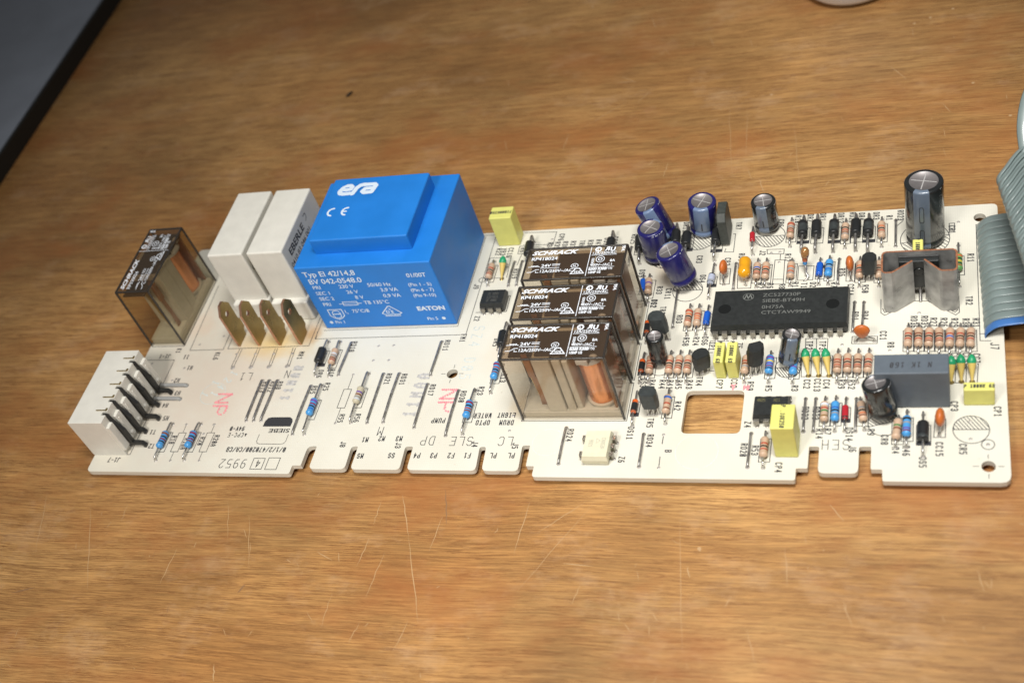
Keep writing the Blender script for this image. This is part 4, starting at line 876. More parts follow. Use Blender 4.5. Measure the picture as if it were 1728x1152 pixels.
tf('SEC 2', 3.1, 12.8, 1.5); tf('8 V', 15.2, 12.9, 1.5); tf('0,9 VA', 24.6, 13.1, 1.5)
tf('PRI', 3.3, 10.3, 1.5); tf('TB 135°C', 17.2, 10.5, 1.5)
tf('75°C/B', 11.8, 7.0, 1.45); tf('I', 9.3, 7.0, 1.4); tf('s', 9.8, 6.4, .9)
tf('01/00T', 35.0, 21.0, 1.7, bold=.035, wscale=.92)
tf('(Pin 1 - 5)', 34.2, 17.3, 1.35); tf('(Pin 6 - 7)', 34.2, 15.0, 1.35); tf('(Pin 9-10)', 34.2, 12.7, 1.35)
tf('EATON', 33.4, 6.9, 1.75, bold=.10, wscale=1.12)
tf('Pin 1', 4.2, 2.4, 1.3); tf('Pin 5', 35.2, 2.6, 1.3)
nY = -Y
def pl_(pts, wd=.25, closed=False): poly(pm, [(tx0 + a, yf, b) for a, b in pts], wd, WHITEPRINT, n=nY, closed=closed)
def dot(a, b, r): pm.add([(tx0 + a + r*math.cos(2*math.pi*k/14), yf, b + r*math.sin(2*math.pi*k/14)) for k in range(14)], [list(range(14))], WHITEPRINT)
dot(2.9, 3.0, .6); dot(40.6, 3.2, .6)
pl_([(8.9, 11.0), (10.2, 11.0)]); pl_([(15.0, 11.0), (16.3, 11.0)]); pl_([(10.2, 10.3), (15.0, 10.3), (15.0, 11.8), (10.2, 11.8)], .25, True); pl_([(10.2, 11.05), (15.0, 11.05)], .2)
pl_([(3.8, 8.6), (8.5, 8.6), (8.6, 5.9), (7.6, 4.9), (6.2, 4.2), (4.9, 4.9), (3.8, 5.9)], .3, True)
pl_([(4.9, 6.0), (5.2, 5.2), (6.2, 4.8), (7.2, 5.2), (7.5, 6.0), (7.5, 7.0), (7.2, 7.8), (6.2, 8.1), (5.2, 7.8), (4.9, 7.0)], .25, True); pl_([(5.0, 6.6), (7.4, 6.6)], .35)
pl_([(21.5, 6.2), (24.3, 9.2), (24.9, 9.2), (27.9, 6.2), (26.9, 5.6), (22.4, 5.6)], .3, True); pl_([(22.2, 5.0), (27.1, 5.0)], .3); tf('D E', 22.9, 6.2, 1.2, bold=.04); tf('V', 24.1, 7.4, .9, bold=.04)
# lid print
zl = 32.53
def fat(pts, wd, m, z):
    pp = [Vector((tx0 + a, ty0 + b, z)) for a, b in pts]
    for i, (a, b) in enumerate(zip(pp[:-1], pp[1:])): seg(pm, a + Zv*.0012*i, b + Zv*.0012*i, wd, Zv, m, False)
    for i, a in enumerate(pp): pm.add([(a.x + wd/2*math.cos(k*math.pi/8), a.y + wd/2*math.sin(k*math.pi/8), z + .0006 + .0012*i) for k in range(16)], [list(range(16))], m)
for cxm in (9.7, 14.4):
    fat([(cxm + 1.5*math.cos(math.radians(a)), 17.4 + 1.55*math.sin(math.radians(a))) for a in range(85, 280, 15)], .62, WHITEPRINT, zl)
fat([(13.0, 17.4), (14.3, 17.4)], .55, WHITEPRINT, zl + .025)
lx, ly = 8.0, 24.6                                # fat slanted lower-case word logo with blue inner lines
sh = lambda a, b: (lx + a + b*.28, ly + b)
def fats(pts, wd, m, z): fat([sh(a, b) for a, b in pts], wd, m, z)
fats([(.9, 2.5), (3.9, 2.6), (3.9, 3.6), (3.0, 4.3), (1.9, 4.3), (.9, 3.5), (.6, 2.0), (1.3, 1.0), (2.6, .7), (4.6, .8)], 1.5, WHITEPRINT, zl)
fats([(5.7, .6), (5.7, 3.0), (6.3, 4.1), (7.4, 4.4), (8.3, 4.3)], 1.6, WHITEPRINT, zl + .02)
fats([(8.6, 4.3), (11.0, 4.3), (11.9, 3.6), (12.0, .8), (9.6, .7), (8.6, 1.4), (8.9, 2.5), (11.8, 2.6)], 1.5, WHITEPRINT, zl + .04)
fats([(1.75, 1.75), (2.9, 1.55), (4.7, 1.75)], .3, BLUEPLASTIC, zl + .07); fats([(1.8, 3.35), (2.9, 3.45)], .28, BLUEPLASTIC, zl + .07)
fats([(6.75, .1), (6.75, 2.5), (7.4, 3.3), (9.2, 3.42), (10.6, 3.42)], .3, BLUEPLASTIC, zl + .07); fats([(9.8, 1.65), (10.8, 1.65)], .3, BLUEPLASTIC, zl + .07)
pm.obj('printed_text', tr)

# ------------------------------------------------------------------ dual in-line chips
def pin_mesh(name, drop=4.0, wide=1.45):
    mb = MB()                                     # local: row direction X, outward -Y, z=0 at the board
    mb.prism([(-wide/2, drop - 2.0), (wide/2, drop - 2.0), (wide/2, drop - 3.2), (.28, drop - 3.5), (.22, -.2), (-.22, -.2), (-.28, drop - 3.5), (-wide/2, drop - 3.2)] if drop > 3.7 else
             [(-wide/2, drop - 1.3), (wide/2, drop - 1.3), (wide/2, drop - 2.2), (.28, drop - 2.5), (.22, -.2), (-.22, -.2), (-.28, drop - 2.5), (-wide/2, drop - 2.2)], -.13, .13, PIN, axis='Y')
    zt = drop - 2.0 if drop > 3.7 else drop - 1.3
    mb.box((-wide/2, -.13, zt - .05), (wide/2, .9, zt + .22), PIN, .05)
    mb.lathe([(0, .55), (.15, .4), (.25, .25)], (0, 0, .01), (0, 0, 1), PAD, n=8, cap=False)
    return mb.mesh(name)
def dip(x0, y0, x1, y1, z0, z1, m, pins, name, label, text):
    mb = MB(); zm = (z0*.45 + z1*.55); t = .35
    def ringp(x0, y0, x1, y1, z): return [(x0, y0, z), (x1, y0, z), (x1, y1, z), (x0, y1, z)]
    vs = ringp(x0+.3, y0+.3, x1-.3, y1-.3, z0) + ringp(x0, y0, x1, y1, zm) + ringp(x0+.05, y0+.05, x1-.05, y1-.05, zm+.15) + ringp(x0+t, y0+t*1.3, x1-t, y1-t*1.3, z1)
    fs = [[3, 2, 1, 0], [12, 13, 14, 15]]
    for r_ in range(3):
        for k in range(4): a, b = r_*4 + k, r_*4 + (k+1) % 4; fs.append([a, b, b+4, a+4])
    mb.add(vs, fs, m); o = mb.obj(name, BD, label)
    pmesh = pin_mesh('pin', 4.4 if z1 > 4 else 3.5)
    for px, py, rz in pins:
        q = bpy.data.objects.new('pin', pmesh); COL.objects.link(q); q.parent = o; q.location = (px, py, 0); q.rotation_euler = (0, 0, rz)
    if text:
        tm = MB(); text(tm, z1 + .02); tm.obj('printed_text', o)
    return o
def mcu_text(tm, z):
    rows = (('ZC527730P', 11.45), ('SIEBE-BT49H', 9.35), ('0H75A', 7.0), ('CTCTAW9949', 5.0))
    for s, y in rows: fonttext(tm, s, (12.2, y, z), 1.25, X, Y, GREYTEXT, bold=.0, wscale=1.22)
    poly(tm, [(8.3 + 1.45*math.cos(2*math.pi*k/24), 11.6 + 1.2*math.sin(2*math.pi*k/24), z) for k in range(24)], .15, GREYTEXT, closed=True)
    poly(tm, [(7.3, 11.0, z), (7.8, 12.3, z), (8.3, 11.0, z), (8.8, 12.3, z), (9.3, 11.0, z)], .3, GREYTEXT)
mcu = dip(-1.4, .9, 35.2, 14.6, .9, 4.4, BLACKEPOXY, [(2.54*k, -.0, 0) for k in range(14)] + [(2.54*k, 15.24, math.pi) for k in range(14)], 'microcontroller', 'large black 28-pin chip with grey printed part number', mcu_text)
mb = MB()
for x, y in ((2.2, 7.3), (31.0, 8.0)):
    mb = MB(); mb.lathe([(0, 1.75), (.012, 1.7)], (x, y, 4.405), (x, y, 5), mat('glossy_dimple', (.010, .011, .011), .25), n=20); mb.obj('ejector_dimple', mcu)
def z2t(tm, z):
    for s, y in (('QX 9850', 17.3), ('ILD74621', 15.9), ('QF 000H', 14.6)): stroke(tm, s, (-68.2, y, z), .8, X, Y, mat('very_faint_marking', (.07, .07, .065), .6), .12)
dip(-72.0, 13.0, -64.3, 19.3, .7, 3.9, BLACKEPOXY, [(-71.1 + 2.54*k, 12.6, 0) for k in range(3)] + [(-71.1 + 2.54*k, 20.0, math.pi) for k in range(3)], 'optocoupler', 'small black six-pin chip between transformer and rear relay', z2t)
def z4t(tm, z): stroke(tm, '4N25', (14.6, -24.2, z), .9, X, Y, mat('brown_marking', (.12, .11, .05), .6), .13); stroke(tm, 'H11', (18.6, -24.2, z), .9, X, Y, mat('brown_marking', (.12, .11, .05), .6), .13)
z4 = dip(12.6, -29.3, 21.7, -22.6, .7, 3.7, BLACKEPOXY, [(13.6 + 2.54*k, -29.9, 0) for k in range(4)] + [(13.6 + 2.54*k, -22.0, math.pi) for k in range(4)], 'dual_in_line_chip', 'small black chip half hidden by the tall yellow capacitor', z4t)
def z6t(tm, z):
    for s, x in (('CNX62A', -25.0), ('9921', -28.3)): stroke(tm, s, (x, -38.0, z), 1.0, -Y, X, PALETEXT, .13)
    poly(tm, [(-26.9, -36.4, z), (-26.9, -38.0, z), (-25.9, -37.2, z)], .13, PALETEXT, closed=True)
dip(-30.4, -42.7, -23.2, -33.5, .5, 3.6, CREAMCHIP, [(-22.4, -35.2 - 2.6*k, math.pi/2) for k in range(3)] + [(-31.2, -35.2 - 2.6*k, -math.pi/2) for k in (0, 2)], 'optocoupler', 'cream six-pin chip near the front edge', z6t)

# ------------------------------------------------------------------ electrolytic cans
def can(base, top, r, sleeve, stripe, label, sdir=-90, sw=26, marks=True):
    A = Vector(base); B = Vector(top); H = (B - A).length
    prof = [(0, r*.78), (0.02, r*.9), (.35, r*.99), (.9, r), (1.5, r), (1.85, r*.93), (2.3, r*.93), (2.7, r), (H - .7, r), (H - .35, r*.985), (H - .1, r*.93), (H, r*.84), (H + .02, r*.74), (H - .12, r*.72), (H - .12, .01)]
    d0 = math.radians(sdir)
    def mf(i, a):
        if i >= 12: return ALU
        df = (a - d0 + math.pi) % (2*math.pi) - math.pi
        if abs(df) < math.radians(sw) and stripe: return stripe
        return sleeve
    mb = MB(); mb.lathe(prof, A, B, mf, n=44, cap=True); o = mb.obj('electrolytic_capacitor', BD, label)
    d = (B - A).normalized(); x = (X - d*X.dot(d)).normalized(); y = d.cross(x)
    sm = MB(); c = B - d*.06; ra = random.uniform(-.5, .4)
    for a in (ra, ra + math.pi/2):
        v = (x*math.cos(a) + y*math.sin(a))*r*.66; v2 = (x*math.cos(a+math.pi/2) + y*math.sin(a+math.pi/2))*.11*max(1, r/4)
        sm.add([c - v - v2, c + v - v2, c + v + v2, c - v + v2], [[0, 1, 2, 3]], SCORE); c = c + d*.01
    sm.obj('vent_score', o)
    if marks:
        tm = MB()                                   # minus signs on the stripe and small print round the shoulder
        dirv = x*math.cos(d0) + y*math.sin(d0); tang = d.cross(dirv)
        for t in (.38,) if H < 15 else (.22, .62):
            c2 = A + d*H*t + dirv*(r + .03); L = H*.11
            if H > 15:
                poly(tm, [c2 + tang*.55 + d*L, c2 + tang*.55 - d*L, c2 + tang*.3 - d*(L+.45), c2 - tang*.3 - d*(L+.45), c2 - tang*.55 - d*L, c2 - tang*.55 + d*L, c2 - tang*.3 + d*(L+.45), c2 + tang*.3 + d*(L+.45)], .16, INK, n=dirv, closed=True)
            else:
                seg(tm, c2 + d*L, c2 - d*L, .32, dirv, INK)
        for k in range(26):
            a = d0 + math.radians(random.choice([random.uniform(60, 130), random.uniform(-130, -60)])); e = x*math.cos(a) + y*math.sin(a); tg = d.cross(e)
            c2 = A + d*(H - .55) + e*(r + .02); seg(tm, c2 - tg*.12, c2 + tg*.12 + d*random.uniform(-.2, .2), .14, e, RELAYPRINT)
        # value lettering up the dark side
        a = d0 + math.radians(72); e = x*math.cos(a) + y*math.sin(a); tg = d.cross(e)
        fade = mat('faded_sleeve_print', (.20, .22, .24), .5)
        for i, ch in enumerate('100u 35V' if H < 15 else '1000uF 35V'):
            c2 = A + d*(H*.18 + i*H*.072) + e*(r + .025)
            for line in SF.get(ch.upper(), []):
                for p_, q_ in zip(line[:-1], line[1:]):
                    f_ = lambda w_: c2 + d*(w_[0]/4*H*.05) - tg*(w_[1]/6*r*.32)
                    seg(tm, f_(p_), f_(q_), .12, e, fade)
        tm.obj('sleeve_print', o, kind='stuff')
    for s_ in (-1, 1):
        q = MB(); p0 = A + x*s_*r*.35 + d*.2; q.tube([p0, p0 - d*.8, Vector((p0.x*.5 + A.x*.5, p0.y - .3, max(.2, A.z*.3))), Vector((A.x + s_*r*.4, A.y - .5, -.2))], .28, LEAD, 7); q.obj('wire_lead', o)
    return o
can((54.4, 35.3, .6), (54.7, 35.6, 21.2), 5.05, BLKSL, STRIPE, 'tallest black can capacitor near the rear right corner', -98, 27)
can((-8.0, 43.6, .9), (-7.0, 43.5, 12.0), 4.15, NAVY, STRIPE2, 'navy blue can capacitor standing apart beside the dark slab transistor', -90, 30)
can((-19.9, 42.2, .9), (-23.3, 42.9, 12.4), 3.95, NAVY, STRIPE2, 'rearmost of the three clustered navy can capacitors', -75, 26)
can((-20.7, 33.2, .9), (-20.9, 33.4, 12.2), 3.95, NAVY, STRIPE2, 'middle one of the three clustered navy can capacitors', 55, 26)
can((-10.8, 20.7, 3.6), (-13.4, 21.0, 14.6), 3.95, NAVY, STRIPE2, 'front one of the three clustered navy can capacitors, leaning left', 100, 30)
can((10.6, 42.7, 1.4), (10.6, 42.9, 11.2), 3.55, BLKSL, STRIPE, 'small black can capacitor on the rear edge', -96, 26)
can((-14.4, -8.3, 1.9), (-14.1, -7.9, 11.2), 2.45, BLKSL, None, 'slim black can capacitor in front of the relays', 0, 1, False)
can((20.1, -9.8, 2.3), (22.3, -9.1, 11.8), 2.5, BLKSL, STRIPE, 'black can capacitor leaning right in front of the large chip', -84, 34)
can((44.7, -26.6, 1.6), (43.2, -25.2, 11.4), 3.45, BLKSL, STRIPE, 'black can capacitor with tilted top before the grey box', 95, 26)

# ------------------------------------------------------------------ box capacitors
def boxcap(x0, y0, x1, y1, h, m, label, text, xd, yd, th=1.0, tofs=(0, 0), tm_=INK):
    mb = MB(); mb.box((x0, y0, .25), (x1, y1, h), m, .32, seg=3); o = mb.obj('box_capacitor', BD, label)
    mb = MB(); mb.box((x0 + .25, y0 + .25, .02), (x1 - .25, y1 - .25, .4), m, .05); mb.obj('base_rim', o)
    if text:
        tm = MB(); stroke(tm, text, ((x0+x1)/2 + tofs[0], (y0+y1)/2 + tofs[1], h + .02), th, xd, yd, tm_, .24, th*.84, .6, shear=.1); tm.obj('printed_text', o)
    return o
DV, UV, NV = DIR['D'], DIR['U'], DIR['N']
boxcap(-73.0, 41.5, -65.8, 46.7, 12.0, YELLOW, 'tall yellow box capacitor on the rear edge beside the blue transformer', '7100NK250', *UV, .95)
boxcap(1.5, -13.9, 4.15, -6.8, 6.9, YELLOW, 'left of a pair of slim yellow capacitors', 'P 100NK 63', *DV, .9)
boxcap(4.7, -13.9, 7.5, -6.8, 6.9, YELLOW, 'right of a pair of slim yellow capacitors', 'P 100NK 63', *DV, .9)
boxcap(18.9, -39.6, 24.6, -32.0, 11.8, YELLOW, 'tall yellow box capacitor near the front edge', 'P .1UK250', *DV, .95)
boxcap(63.3, -23.6, 70.4, -21.0, 6.0, YELLOW, 'low wide yellow capacitor at the right edge', 'P 100NK 63', *NV, .85)
boxcap(51.3, 21.6, 54.0, 28.4, 6.9, YELLOW, 'slim yellow capacitor hidden behind the heat sink', 'P 100NK 63', *DV, .9)
boxcap(42.9, -24.2, 60.2, -17.9, 13.3, GREYBOX, 'large slate grey box capacitor', 'N 1K 160', *UV, 1.5, (0, -.4))

# ------------------------------------------------------------------ moulded transistors
def to92(foot, top, w_=4.9, d_=3.7, h=5.2, label=None, rot=0, m=GREYEPOXY, back=False):
    A = Vector((foot[0], foot[1], 0)); B = Vector(top); d = (B - Vector((A.x, A.y, B.z*.25))).normalized()
    ca, sa = math.cos(rot), math.sin(rot)
    pl = [(-w_*.36, -d_/2), (w_*.36, -d_/2), (w_*.5, -d_*.2), (w_*.46, d_*.2), (w_*.25, d_*.45), (0, d_*.5), (-w_*.25, d_*.45), (-w_*.46, d_*.2), (-w_*.5, -d_*.2)]
    if back: pl = [(a, -b) for a, b in pl][::-1]
    mb = MB(); n = len(pl); vs = []
    lev = [(-h, .93), (-h*.5, 1.0), (-.35, .97), (0, .88)]
    for t, s_ in lev:
        for a, b in pl: vs.append(B + d*t + Vector((a*ca - b*sa, a*sa + b*ca, 0))*s_)
    fs = [list(range(n))[::-1], [3*n + k for k in range(n)]]
    for l in range(3):
        for k in range(n): fs.append([l*n+k, l*n+(k+1) % n, (l+1)*n+(k+1) % n, (l+1)*n+k])
    mb.add(vs, fs, m); o = mb.obj('transistor', BD, label); bb = B - d*h
    for k in (-1, 0, 1):
        q = MB(); e = Vector((ca, sa, 0)); q.tube([bb + e*k*1.27 + d*.3, bb + e*k*1.27 - d*.6, A + e*k*1.4 + Zv*1.2, A + e*k*1.4 + Zv*-.2], .27, LEAD, 6)
        pp = A + e*k*1.4; q.lathe([(0, .6), (.2, .4), (.35, .28)], (pp.x, pp.y, .01), (pp.x, pp.y, 1), PAD, n=8, cap=False); q.obj('wire_lead', o)
    return o
to92((-13.9, -25.6), (-14.1, -24.9, 9.0), label='grey transistor standing beside the front relay corner')
to92((-2.3, -11.6), (-1.9, -11.6, 8.1), rot=.5, m=BLACKEPOXY, label='black transistor left of the yellow pair')
to92((11.9, -12.4), (12.9, -10.8, 9.2), w_=4.4, m=BLACKEPOXY, back=True, rot=.3, label='black transistor right of the yellow pair, leaning')
to92((39.8, 20.9), (40.3, 21.3, 8.3), w_=4.1, m=BLACKEPOXY, label='black transistor left of the heat sink')
to92((-14.6, .6), (-15.4, 1.8, 9.0), m=GREYEPOXY, label='grey transistor beside the middle relay')
mb = MB(); mb.prism([(36.2, .8), (44.3, .8), (44.3, 10.2), (43.4, 11.3), (38.2, 11.3), (36.4, 9.4)], -2.35, .25, mat('slab_epoxy', (.045, .05, .045), .5, var=.2, scale=1), .25, axis='X')
o = mb.obj('slab_transistor', BD, 'upright dark slab transistor seen edge-on behind the large chip')
for y in (38, 40.3, 42.6):
    q = MB(); q.tube([(-1, y, 1.2), (-1, y, -.2)], .35, LEAD, 6); q.obj('wire_lead', o)
R_ = None

# ------------------------------------------------------------------ heat sink with its transistor
hx0, hx1, hyb, hyf, hh = 44.2, 62.5, 15.8, 8.3, 15.0
t = .45
def sheet(pts, z0, z1, th, mb):
    n = len(pts); ps = [Vector((a, b)) for a, b in pts]; L = []; Rr = []
    for i, p in enumerate(ps):
        d = (ps[min(i+1, n-1)] - ps[max(i-1, 0)]).normalized(); nn = Vector((-d.y, d.x)); k = 1.0
        if 0 < i < n-1:
            d1 = (p - ps[i-1]).normalized(); k = 1/max(.5, abs(nn.dot(Vector((-d1.y, d1.x)))))
        L.append(p + nn*th/2*k); Rr.append(p - nn*th/2*k)
    for i in range(n-1):
        a, b, c, e = L[i], L[i+1], Rr[i+1], Rr[i]
        mb.add([(a.x, a.y, z0), (b.x, b.y, z0), (b.x, b.y, z1), (a.x, a.y, z1)], [[0, 1, 2, 3]], SHEET, False)
        mb.add([(e.x, e.y, z0), (c.x, c.y, z0), (c.x, c.y, z1), (e.x, e.y, z1)], [[3, 2, 1, 0]], SHEET, False)
        mb.add([(a.x, a.y, z1), (b.x, b.y, z1), (c.x, c.y, z1), (e.x, e.y, z1)], [[0, 1, 2, 3]], RUST)
        mb.add([(a.x, a.y, z0), (b.x, b.y, z0), (c.x, c.y, z0), (e.x, e.y, z0)], [[3, 2, 1, 0]], RUST)
    for i in (0, n-1):
        a, e = L[i], Rr[i]; mb.add([(a.x, a.y, z0), (a.x, a.y, z1), (e.x, e.y, z1), (e.x, e.y, z0)], [[0, 1, 2, 3]], RUST)
q1 = P('L', 300, 855, hh); q2 = P('L', 440, 752, hh); q3 = P('L', 530, 740, hh); q4 = P('L', 645, 830, hh)
mb = MB()
sheet([(q2.x, q2.y), (q1.x, hyf + .3), (q1.x - .6, hyf), (hx0 + .9, hyf), (hx0 + .25, hyf + .3), (hx0, hyf + 1.0), (hx0, hyb - 1.0), (hx0 + .3, hyb - .3), (hx0 + 1, hyb), (hx1 - 1, hyb), (hx1 - .3, hyb - .3), (hx1, hyb - 1), (hx1, hyf + 1), (hx1 - .3, hyf + .25), (hx1 - .9, hyf), (q4.x + .6, hyf), (q4.x, hyf + .3), (q3.x, q3.y)], .15, hh, t, mb)
hs = mb.obj('heat_sink', BD, 'folded grey sheet metal heat sink with rusty cut edges')
mb = MB(); xc = (q2.x + q3.x)/2; mb.box((xc - 5.0, hyb - 2.0, 3.2), (xc + 5.0, hyb - .35, 13.0), BLACKEPOXY, .2); mb.box((xc - 5, hyb - .75, 3.2), (xc + 5, hyb - .32, 13.6), mat('dark_tab', (.09, .09, .09), .45, .5), .05)
o = mb.obj('transistor', hs, 'black power transistor clamped inside the heat sink')
mb = MB(); mb.lathe([(0, .01), (0, 1.5), (.25, 1.3)], (xc, hyb - 2.0, 9.2), (xc, hyb - 5, 9.2), mat('glossy_dimple', (.010, .011, .011), .25), n=16)
for k in (-1, 0, 1): mb.tube([(xc + k*2.2, hyb - 1.3, 3.3), (xc + k*2.2, hyb - 1.8, 1.8), (xc + k*1.9, hyb - 2.6 - (1.6 if k == 0 else 0), .2)], .42, DULL, 8)
mb.obj('fixing_and_legs', hs)

# ------------------------------------------------------------------ beads, discs and drops
def disc(c, r, th, rot, base, label):
    M = Matrix.Rotation(rot, 3, 'Z'); mb = MB()
    n = 22; vs = []; fs = []                       # fat lens, drawn out to a point below
    for i in range(9):
        s_ = (i - 4)/4; rr = math.sqrt(max(0, 1 - s_*s_*.98))
        for k in range(n):
            a = 2*math.pi*k/n; x_ = math.cos(a)*r*rr; z_ = math.sin(a)*r*rr
            if z_ < 0: z_ *= 1.3; x_ *= 1 - .25*(-z_/r)
            vs.append(Vector(c) + M @ Vector((x_, s_*th/2, z_)))
    for i in range(8):
        for k in range(n): fs.append([i*n+k, i*n+(k+1) % n, (i+1)*n+(k+1) % n, (i+1)*n+k])
    fs += [list(range(n))[::-1], [8*n+k for k in range(n)]]
    mb.add(vs, fs, ORANGE, True); o = mb.obj('ceramic_capacitor', BD, label)
    e = M @ X
    for s_ in (-1, 1):
        q = MB(); b = Vector((base[0], base[1], 0)) + e*s_*2.4 if rot == 0 else Vector((base[0], base[1], 0)) + e*s_*1.6
        q.tube([Vector(c) + e*s_*r*.45 - Zv*r*.8, Vector(c) + e*s_*r*.7 - Zv*(r*1.25), b + Zv*.9, b - Zv*.2], .26, LEAD, 6); q.lathe([(0, .6), (.2, .4)], (b.x, b.y, .01), (b.x, b.y, 1), PAD, n=8, cap=False); q.obj('wire_lead', o)
c = P('M', 888, 565, 4.2); disc(c, 2.1, 2.0, 0, (39.3, -1.8), 'round orange ceramic capacitor facing forward right of the large chip')
c = P('H', 935, 770, 4.4); disc(c, 2.1, 2.2, math.pi/2*.92, (0.1, 22.5), 'orange ceramic bead left of the amber capacitor')
c = P('K', 735, 900, 4.4); disc(c, 2.1, 2.2, math.pi/2*1.05, (34.8, 22.0), 'orange ceramic bead behind the right end of the large chip')
c = P('O', 1097, 372, 4.2); disc(c, 2.3, 2.4, math.pi/2*.96, (57.6, -31.2), 'orange ceramic bead at the front right of the board')
a, b = P('H', 1140, 700, 3.2), P('H', 1122, 870, 3.2); mb = MB()
mb.lathe([(0, .01), (.15, .8), (.6, 1.45), (1.4, 1.85), (3, 1.7), (4.2, 1.65), (5.4, 1.85), (6.2, 1.75), (6.9, 1.2), (7.25, .5), (7.3, .01)], a + (a-b).normalized()*.5, b, AMBER, n=20, cap=False)
o = mb.obj('resin_capacitor', BD, 'glossy amber yellow dipped capacitor standing behind the large chip')
q = MB(); q.tube([b + Zv*-1, Vector((b.x + .5, b.y - .3, -.2))], .28, LEAD, 6); q.obj('wire_lead', o)
for bse, hd in ((('M',370,1000),('M',340,800)), (('M',470,1000),('M',440,800)), (('M',570,1000),('M',540,800)), (('N',820,828),('N',815,632)), (('N',925,828),('N',920,632)), (('N',722,835),('N',722,645)), (('F',285,600),('F',292,475))):
    B_ = P(*bse); T_ = P(*hd, 3.3); B_.z = .3; mb = MB()
    d = (T_ - B_); L = d.length
    mb.lathe([(0, .28), (L*.3, .45), (L*.7, .85), (L*.92, 1.05)], B_, T_, YTAPER, n=14, cap=False)
    o = mb.obj('lacquered_capacitor', BD)
    mb = MB(); mb.lathe([(0, 1.02), (.3, 1.14), (1.0, 1.12), (1.7, .78), (2.2, .38), (2.35, .01)], B_ + d*.9, B_ + d*2, GREENBEAD, n=14, cap=False); mb.obj('green_tip', o)
    q = MB(); q.tube([T_ + Zv*-.4 + X*.8, T_ + Vector((1.0, .4, -1.6)), Vector((T_.x + .9, T_.y + .9, -.2))], .25, LEAD, 6); q.obj('wire_lead', o)
    q = MB(); q.lathe([(0, .75), (.25, .5), (.5, .3)], (B_.x, B_.y, .01), (B_.x, B_.y, 1), BRASS, n=8); q.obj('solder_cone', o)
# bulb-shaped part with red and blue rings on a bent lead
mb = MB(); top = P('K', 320, 815, 6.2); ft = P('K', 340, 1058); a_ = P('K', 320, 915, 3.4)
dd = (top - a_).normalized()
mb.lathe([(0, .4), (.2, .62), (1.0, .66), (1.05, .7), (2.1, .8), (2.15, .95), (3.2, 1.2), (4.2, 1.15), (5.0, .7), (5.3, .01)], a_, top, lambda i, a: (RBLUE if i < 2 else (BANDS['o'] if i < 4 else mat('coppery_glass', (.38, .19, .07), .2, .3, coat=.5))), n=16, cap=False)
o = mb.obj('glass_thermistor', BD, 'small brown glass bulb with orange and blue rings')
q = MB(); q.tube([a_, a_ + Vector((.3, -.6, -.7)), Vector((ft.x - .3, ft.y + 1.5, 1.6)), Vector((ft.x + .4, ft.y + .7, 1.1)), Vector((ft.x, ft.y, .4)), Vector((ft.x - .9, ft.y - .2, -.1))], .35, LEAD, 8); q.obj('wire_lead', o)

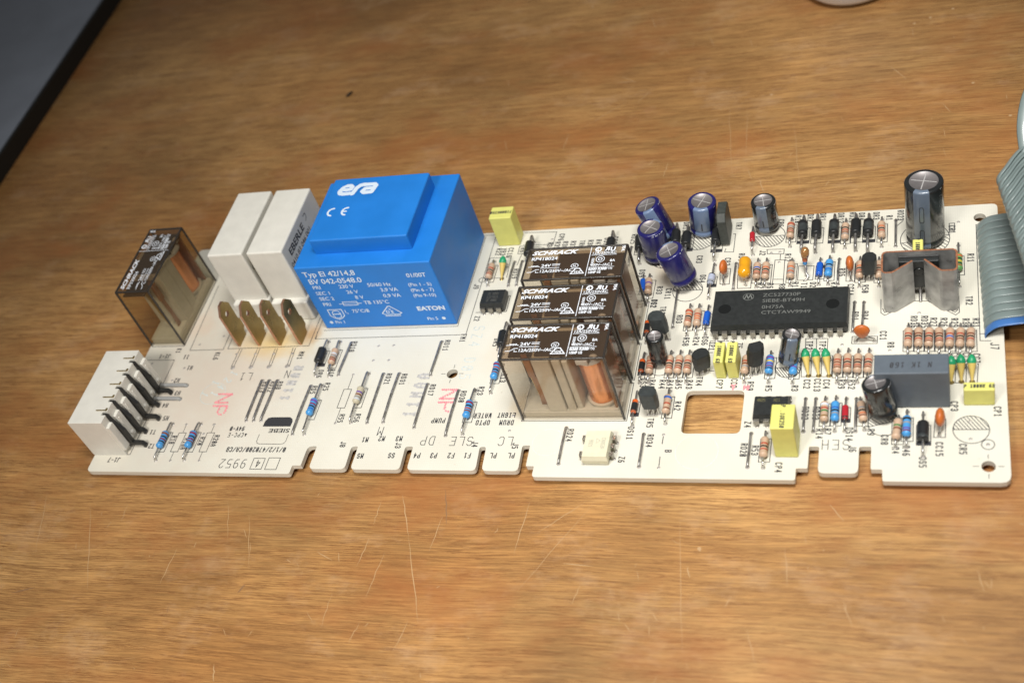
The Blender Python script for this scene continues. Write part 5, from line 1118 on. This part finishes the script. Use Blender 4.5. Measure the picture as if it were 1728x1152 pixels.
# ================================================================== RIBBON CABLE
RB = empty('ribbon_cable', (68.8, 18, 0)); tag(RB, 'wide grey-green ribbon cable with blue edge wire folding at the board right edge', 'ribbon cable')
NW = 16
WEB = {}
F0, F1 = P('Z', 1687, 303, 24), P('Z', 1752, 500, 24)           # fold line of the part that turns back
def catmull(pts, n=5):
    out = []; p = [Vector(q) for q in pts]; p = [p[0]*2 - p[1]] + p + [p[-1]*2 - p[-2]]
    for i in range(1, len(p)-2):
        for k in range(n):
            t = k/n; a, b, c, d = p[i-1], p[i], p[i+1], p[i+2]
            out.append(.5*((2*b) + (c-a)*t + (2*a-5*b+4*c-d)*t*t + (3*b-a-3*c+d)*t**3))
    out.append(p[-2]); return out
for k in range(NW):
    y = -.5 + 2.54*k; x = 68.9 - .07*k
    s = 1 - k/(NW-1)
    mb = MB(); hgt = 2.6 + .6*math.sin(k*.35)
    first = [(x, y, -.3), (x + .05, y, .9), (x + .9, y, 2.0 + .4*hgt*.3), (x + 3.2, y + .1, 3.4 + .25*hgt), (x + 9, y + .5, 4.6), (x + 20, y + 1.4, 5.4), (x + 36, y + 2.6, 5.4)]
    WEB.setdefault(0, []).append(catmull(first, 4))
    mb.tube(catmull(first, 4), [0.45, .55, .7] + [.80]*200 if False else .80, RIBBLUE if k == 0 else RIBBON, 10, flat=(1.68, 0.36, (0, 0, 1)))
    local(mb.obj('wire', RB, 'blue edge wire of the cable' if k == 0 else None), RB.location)
# upper layer: comes in from the right, turns on the fold and runs away to the upper right
# one sheet of wires lying side by side along the fold
for k in range(17):
    t = k/16
    f = F0.lerp(F1, t)
    side = (F1 - F0).normalized()
    up = P('Z', 1708, 245, 26) - F0
    run = Vector((30, 34, 4)); 
    low = Vector((34, 8, -14))
    g = [f + low, f + Vector((9, 2, -8)), f + Vector((1.2, .2, -3.4)), f + Vector((-.4, 0, 0)), f + Vector((1.6, 2.4, 1.9)), f + Vector((6, 9, 2.6)), f + run*.6 + Vector((0, 0, 1)), f + run*1.4]
    WEB.setdefault(1, []).append(catmull(g, 4))
    mb = MB(); mb.tube(catmull(g, 4), .85, RIBBON, 10, flat=(1.4, .5, (0, 0, 1)))
    local(mb.obj('wire', RB), RB.location)
# the far run of the same cable, standing on edge
e0 = P('Z', 1712, 262, 26); e1 = P('Z', 1708, 215, 30); e2 = P('Z', 1716, 165, 34); e3 = P('Z', 1740, 115, 38)
for k in range(6):
    off = Vector((1.5*k + 2.4, 0, -2.0*k))
    mb = MB(); mb.tube(catmull([F0 + Vector((5.0 + 2.4*k, 3.6, 1)), e0 + off, e1 + off, e2 + off, e3 + off], 5), .85, RIBBON, 10, flat=(1.6, .5, (0, 0, 1)))
    local(mb.obj('wire', RB), RB.location)
for key, paths in WEB.items():                   # the thin plastic web between the wires
    mb = MB(); n = len(paths[0]); vs = [p for path in paths for p in path]; m_ = len(vs)
    nn = Vector((-.25, -.1, -.25)) if key else Vector((0, 0, -.2))
    vs2 = [p + nn for p in vs]; fs = []
    for i in range(len(paths)-1):
        for j in range(n-1):
            a = i*n + j; fs.append([a, a+1, a+n+1, a+n]); fs.append([m_+a, m_+a+n, m_+a+n+1, m_+a+1])
    mb.add(vs + vs2, fs, RIBBON, True)
    local(mb.obj('web', RB), RB.location)
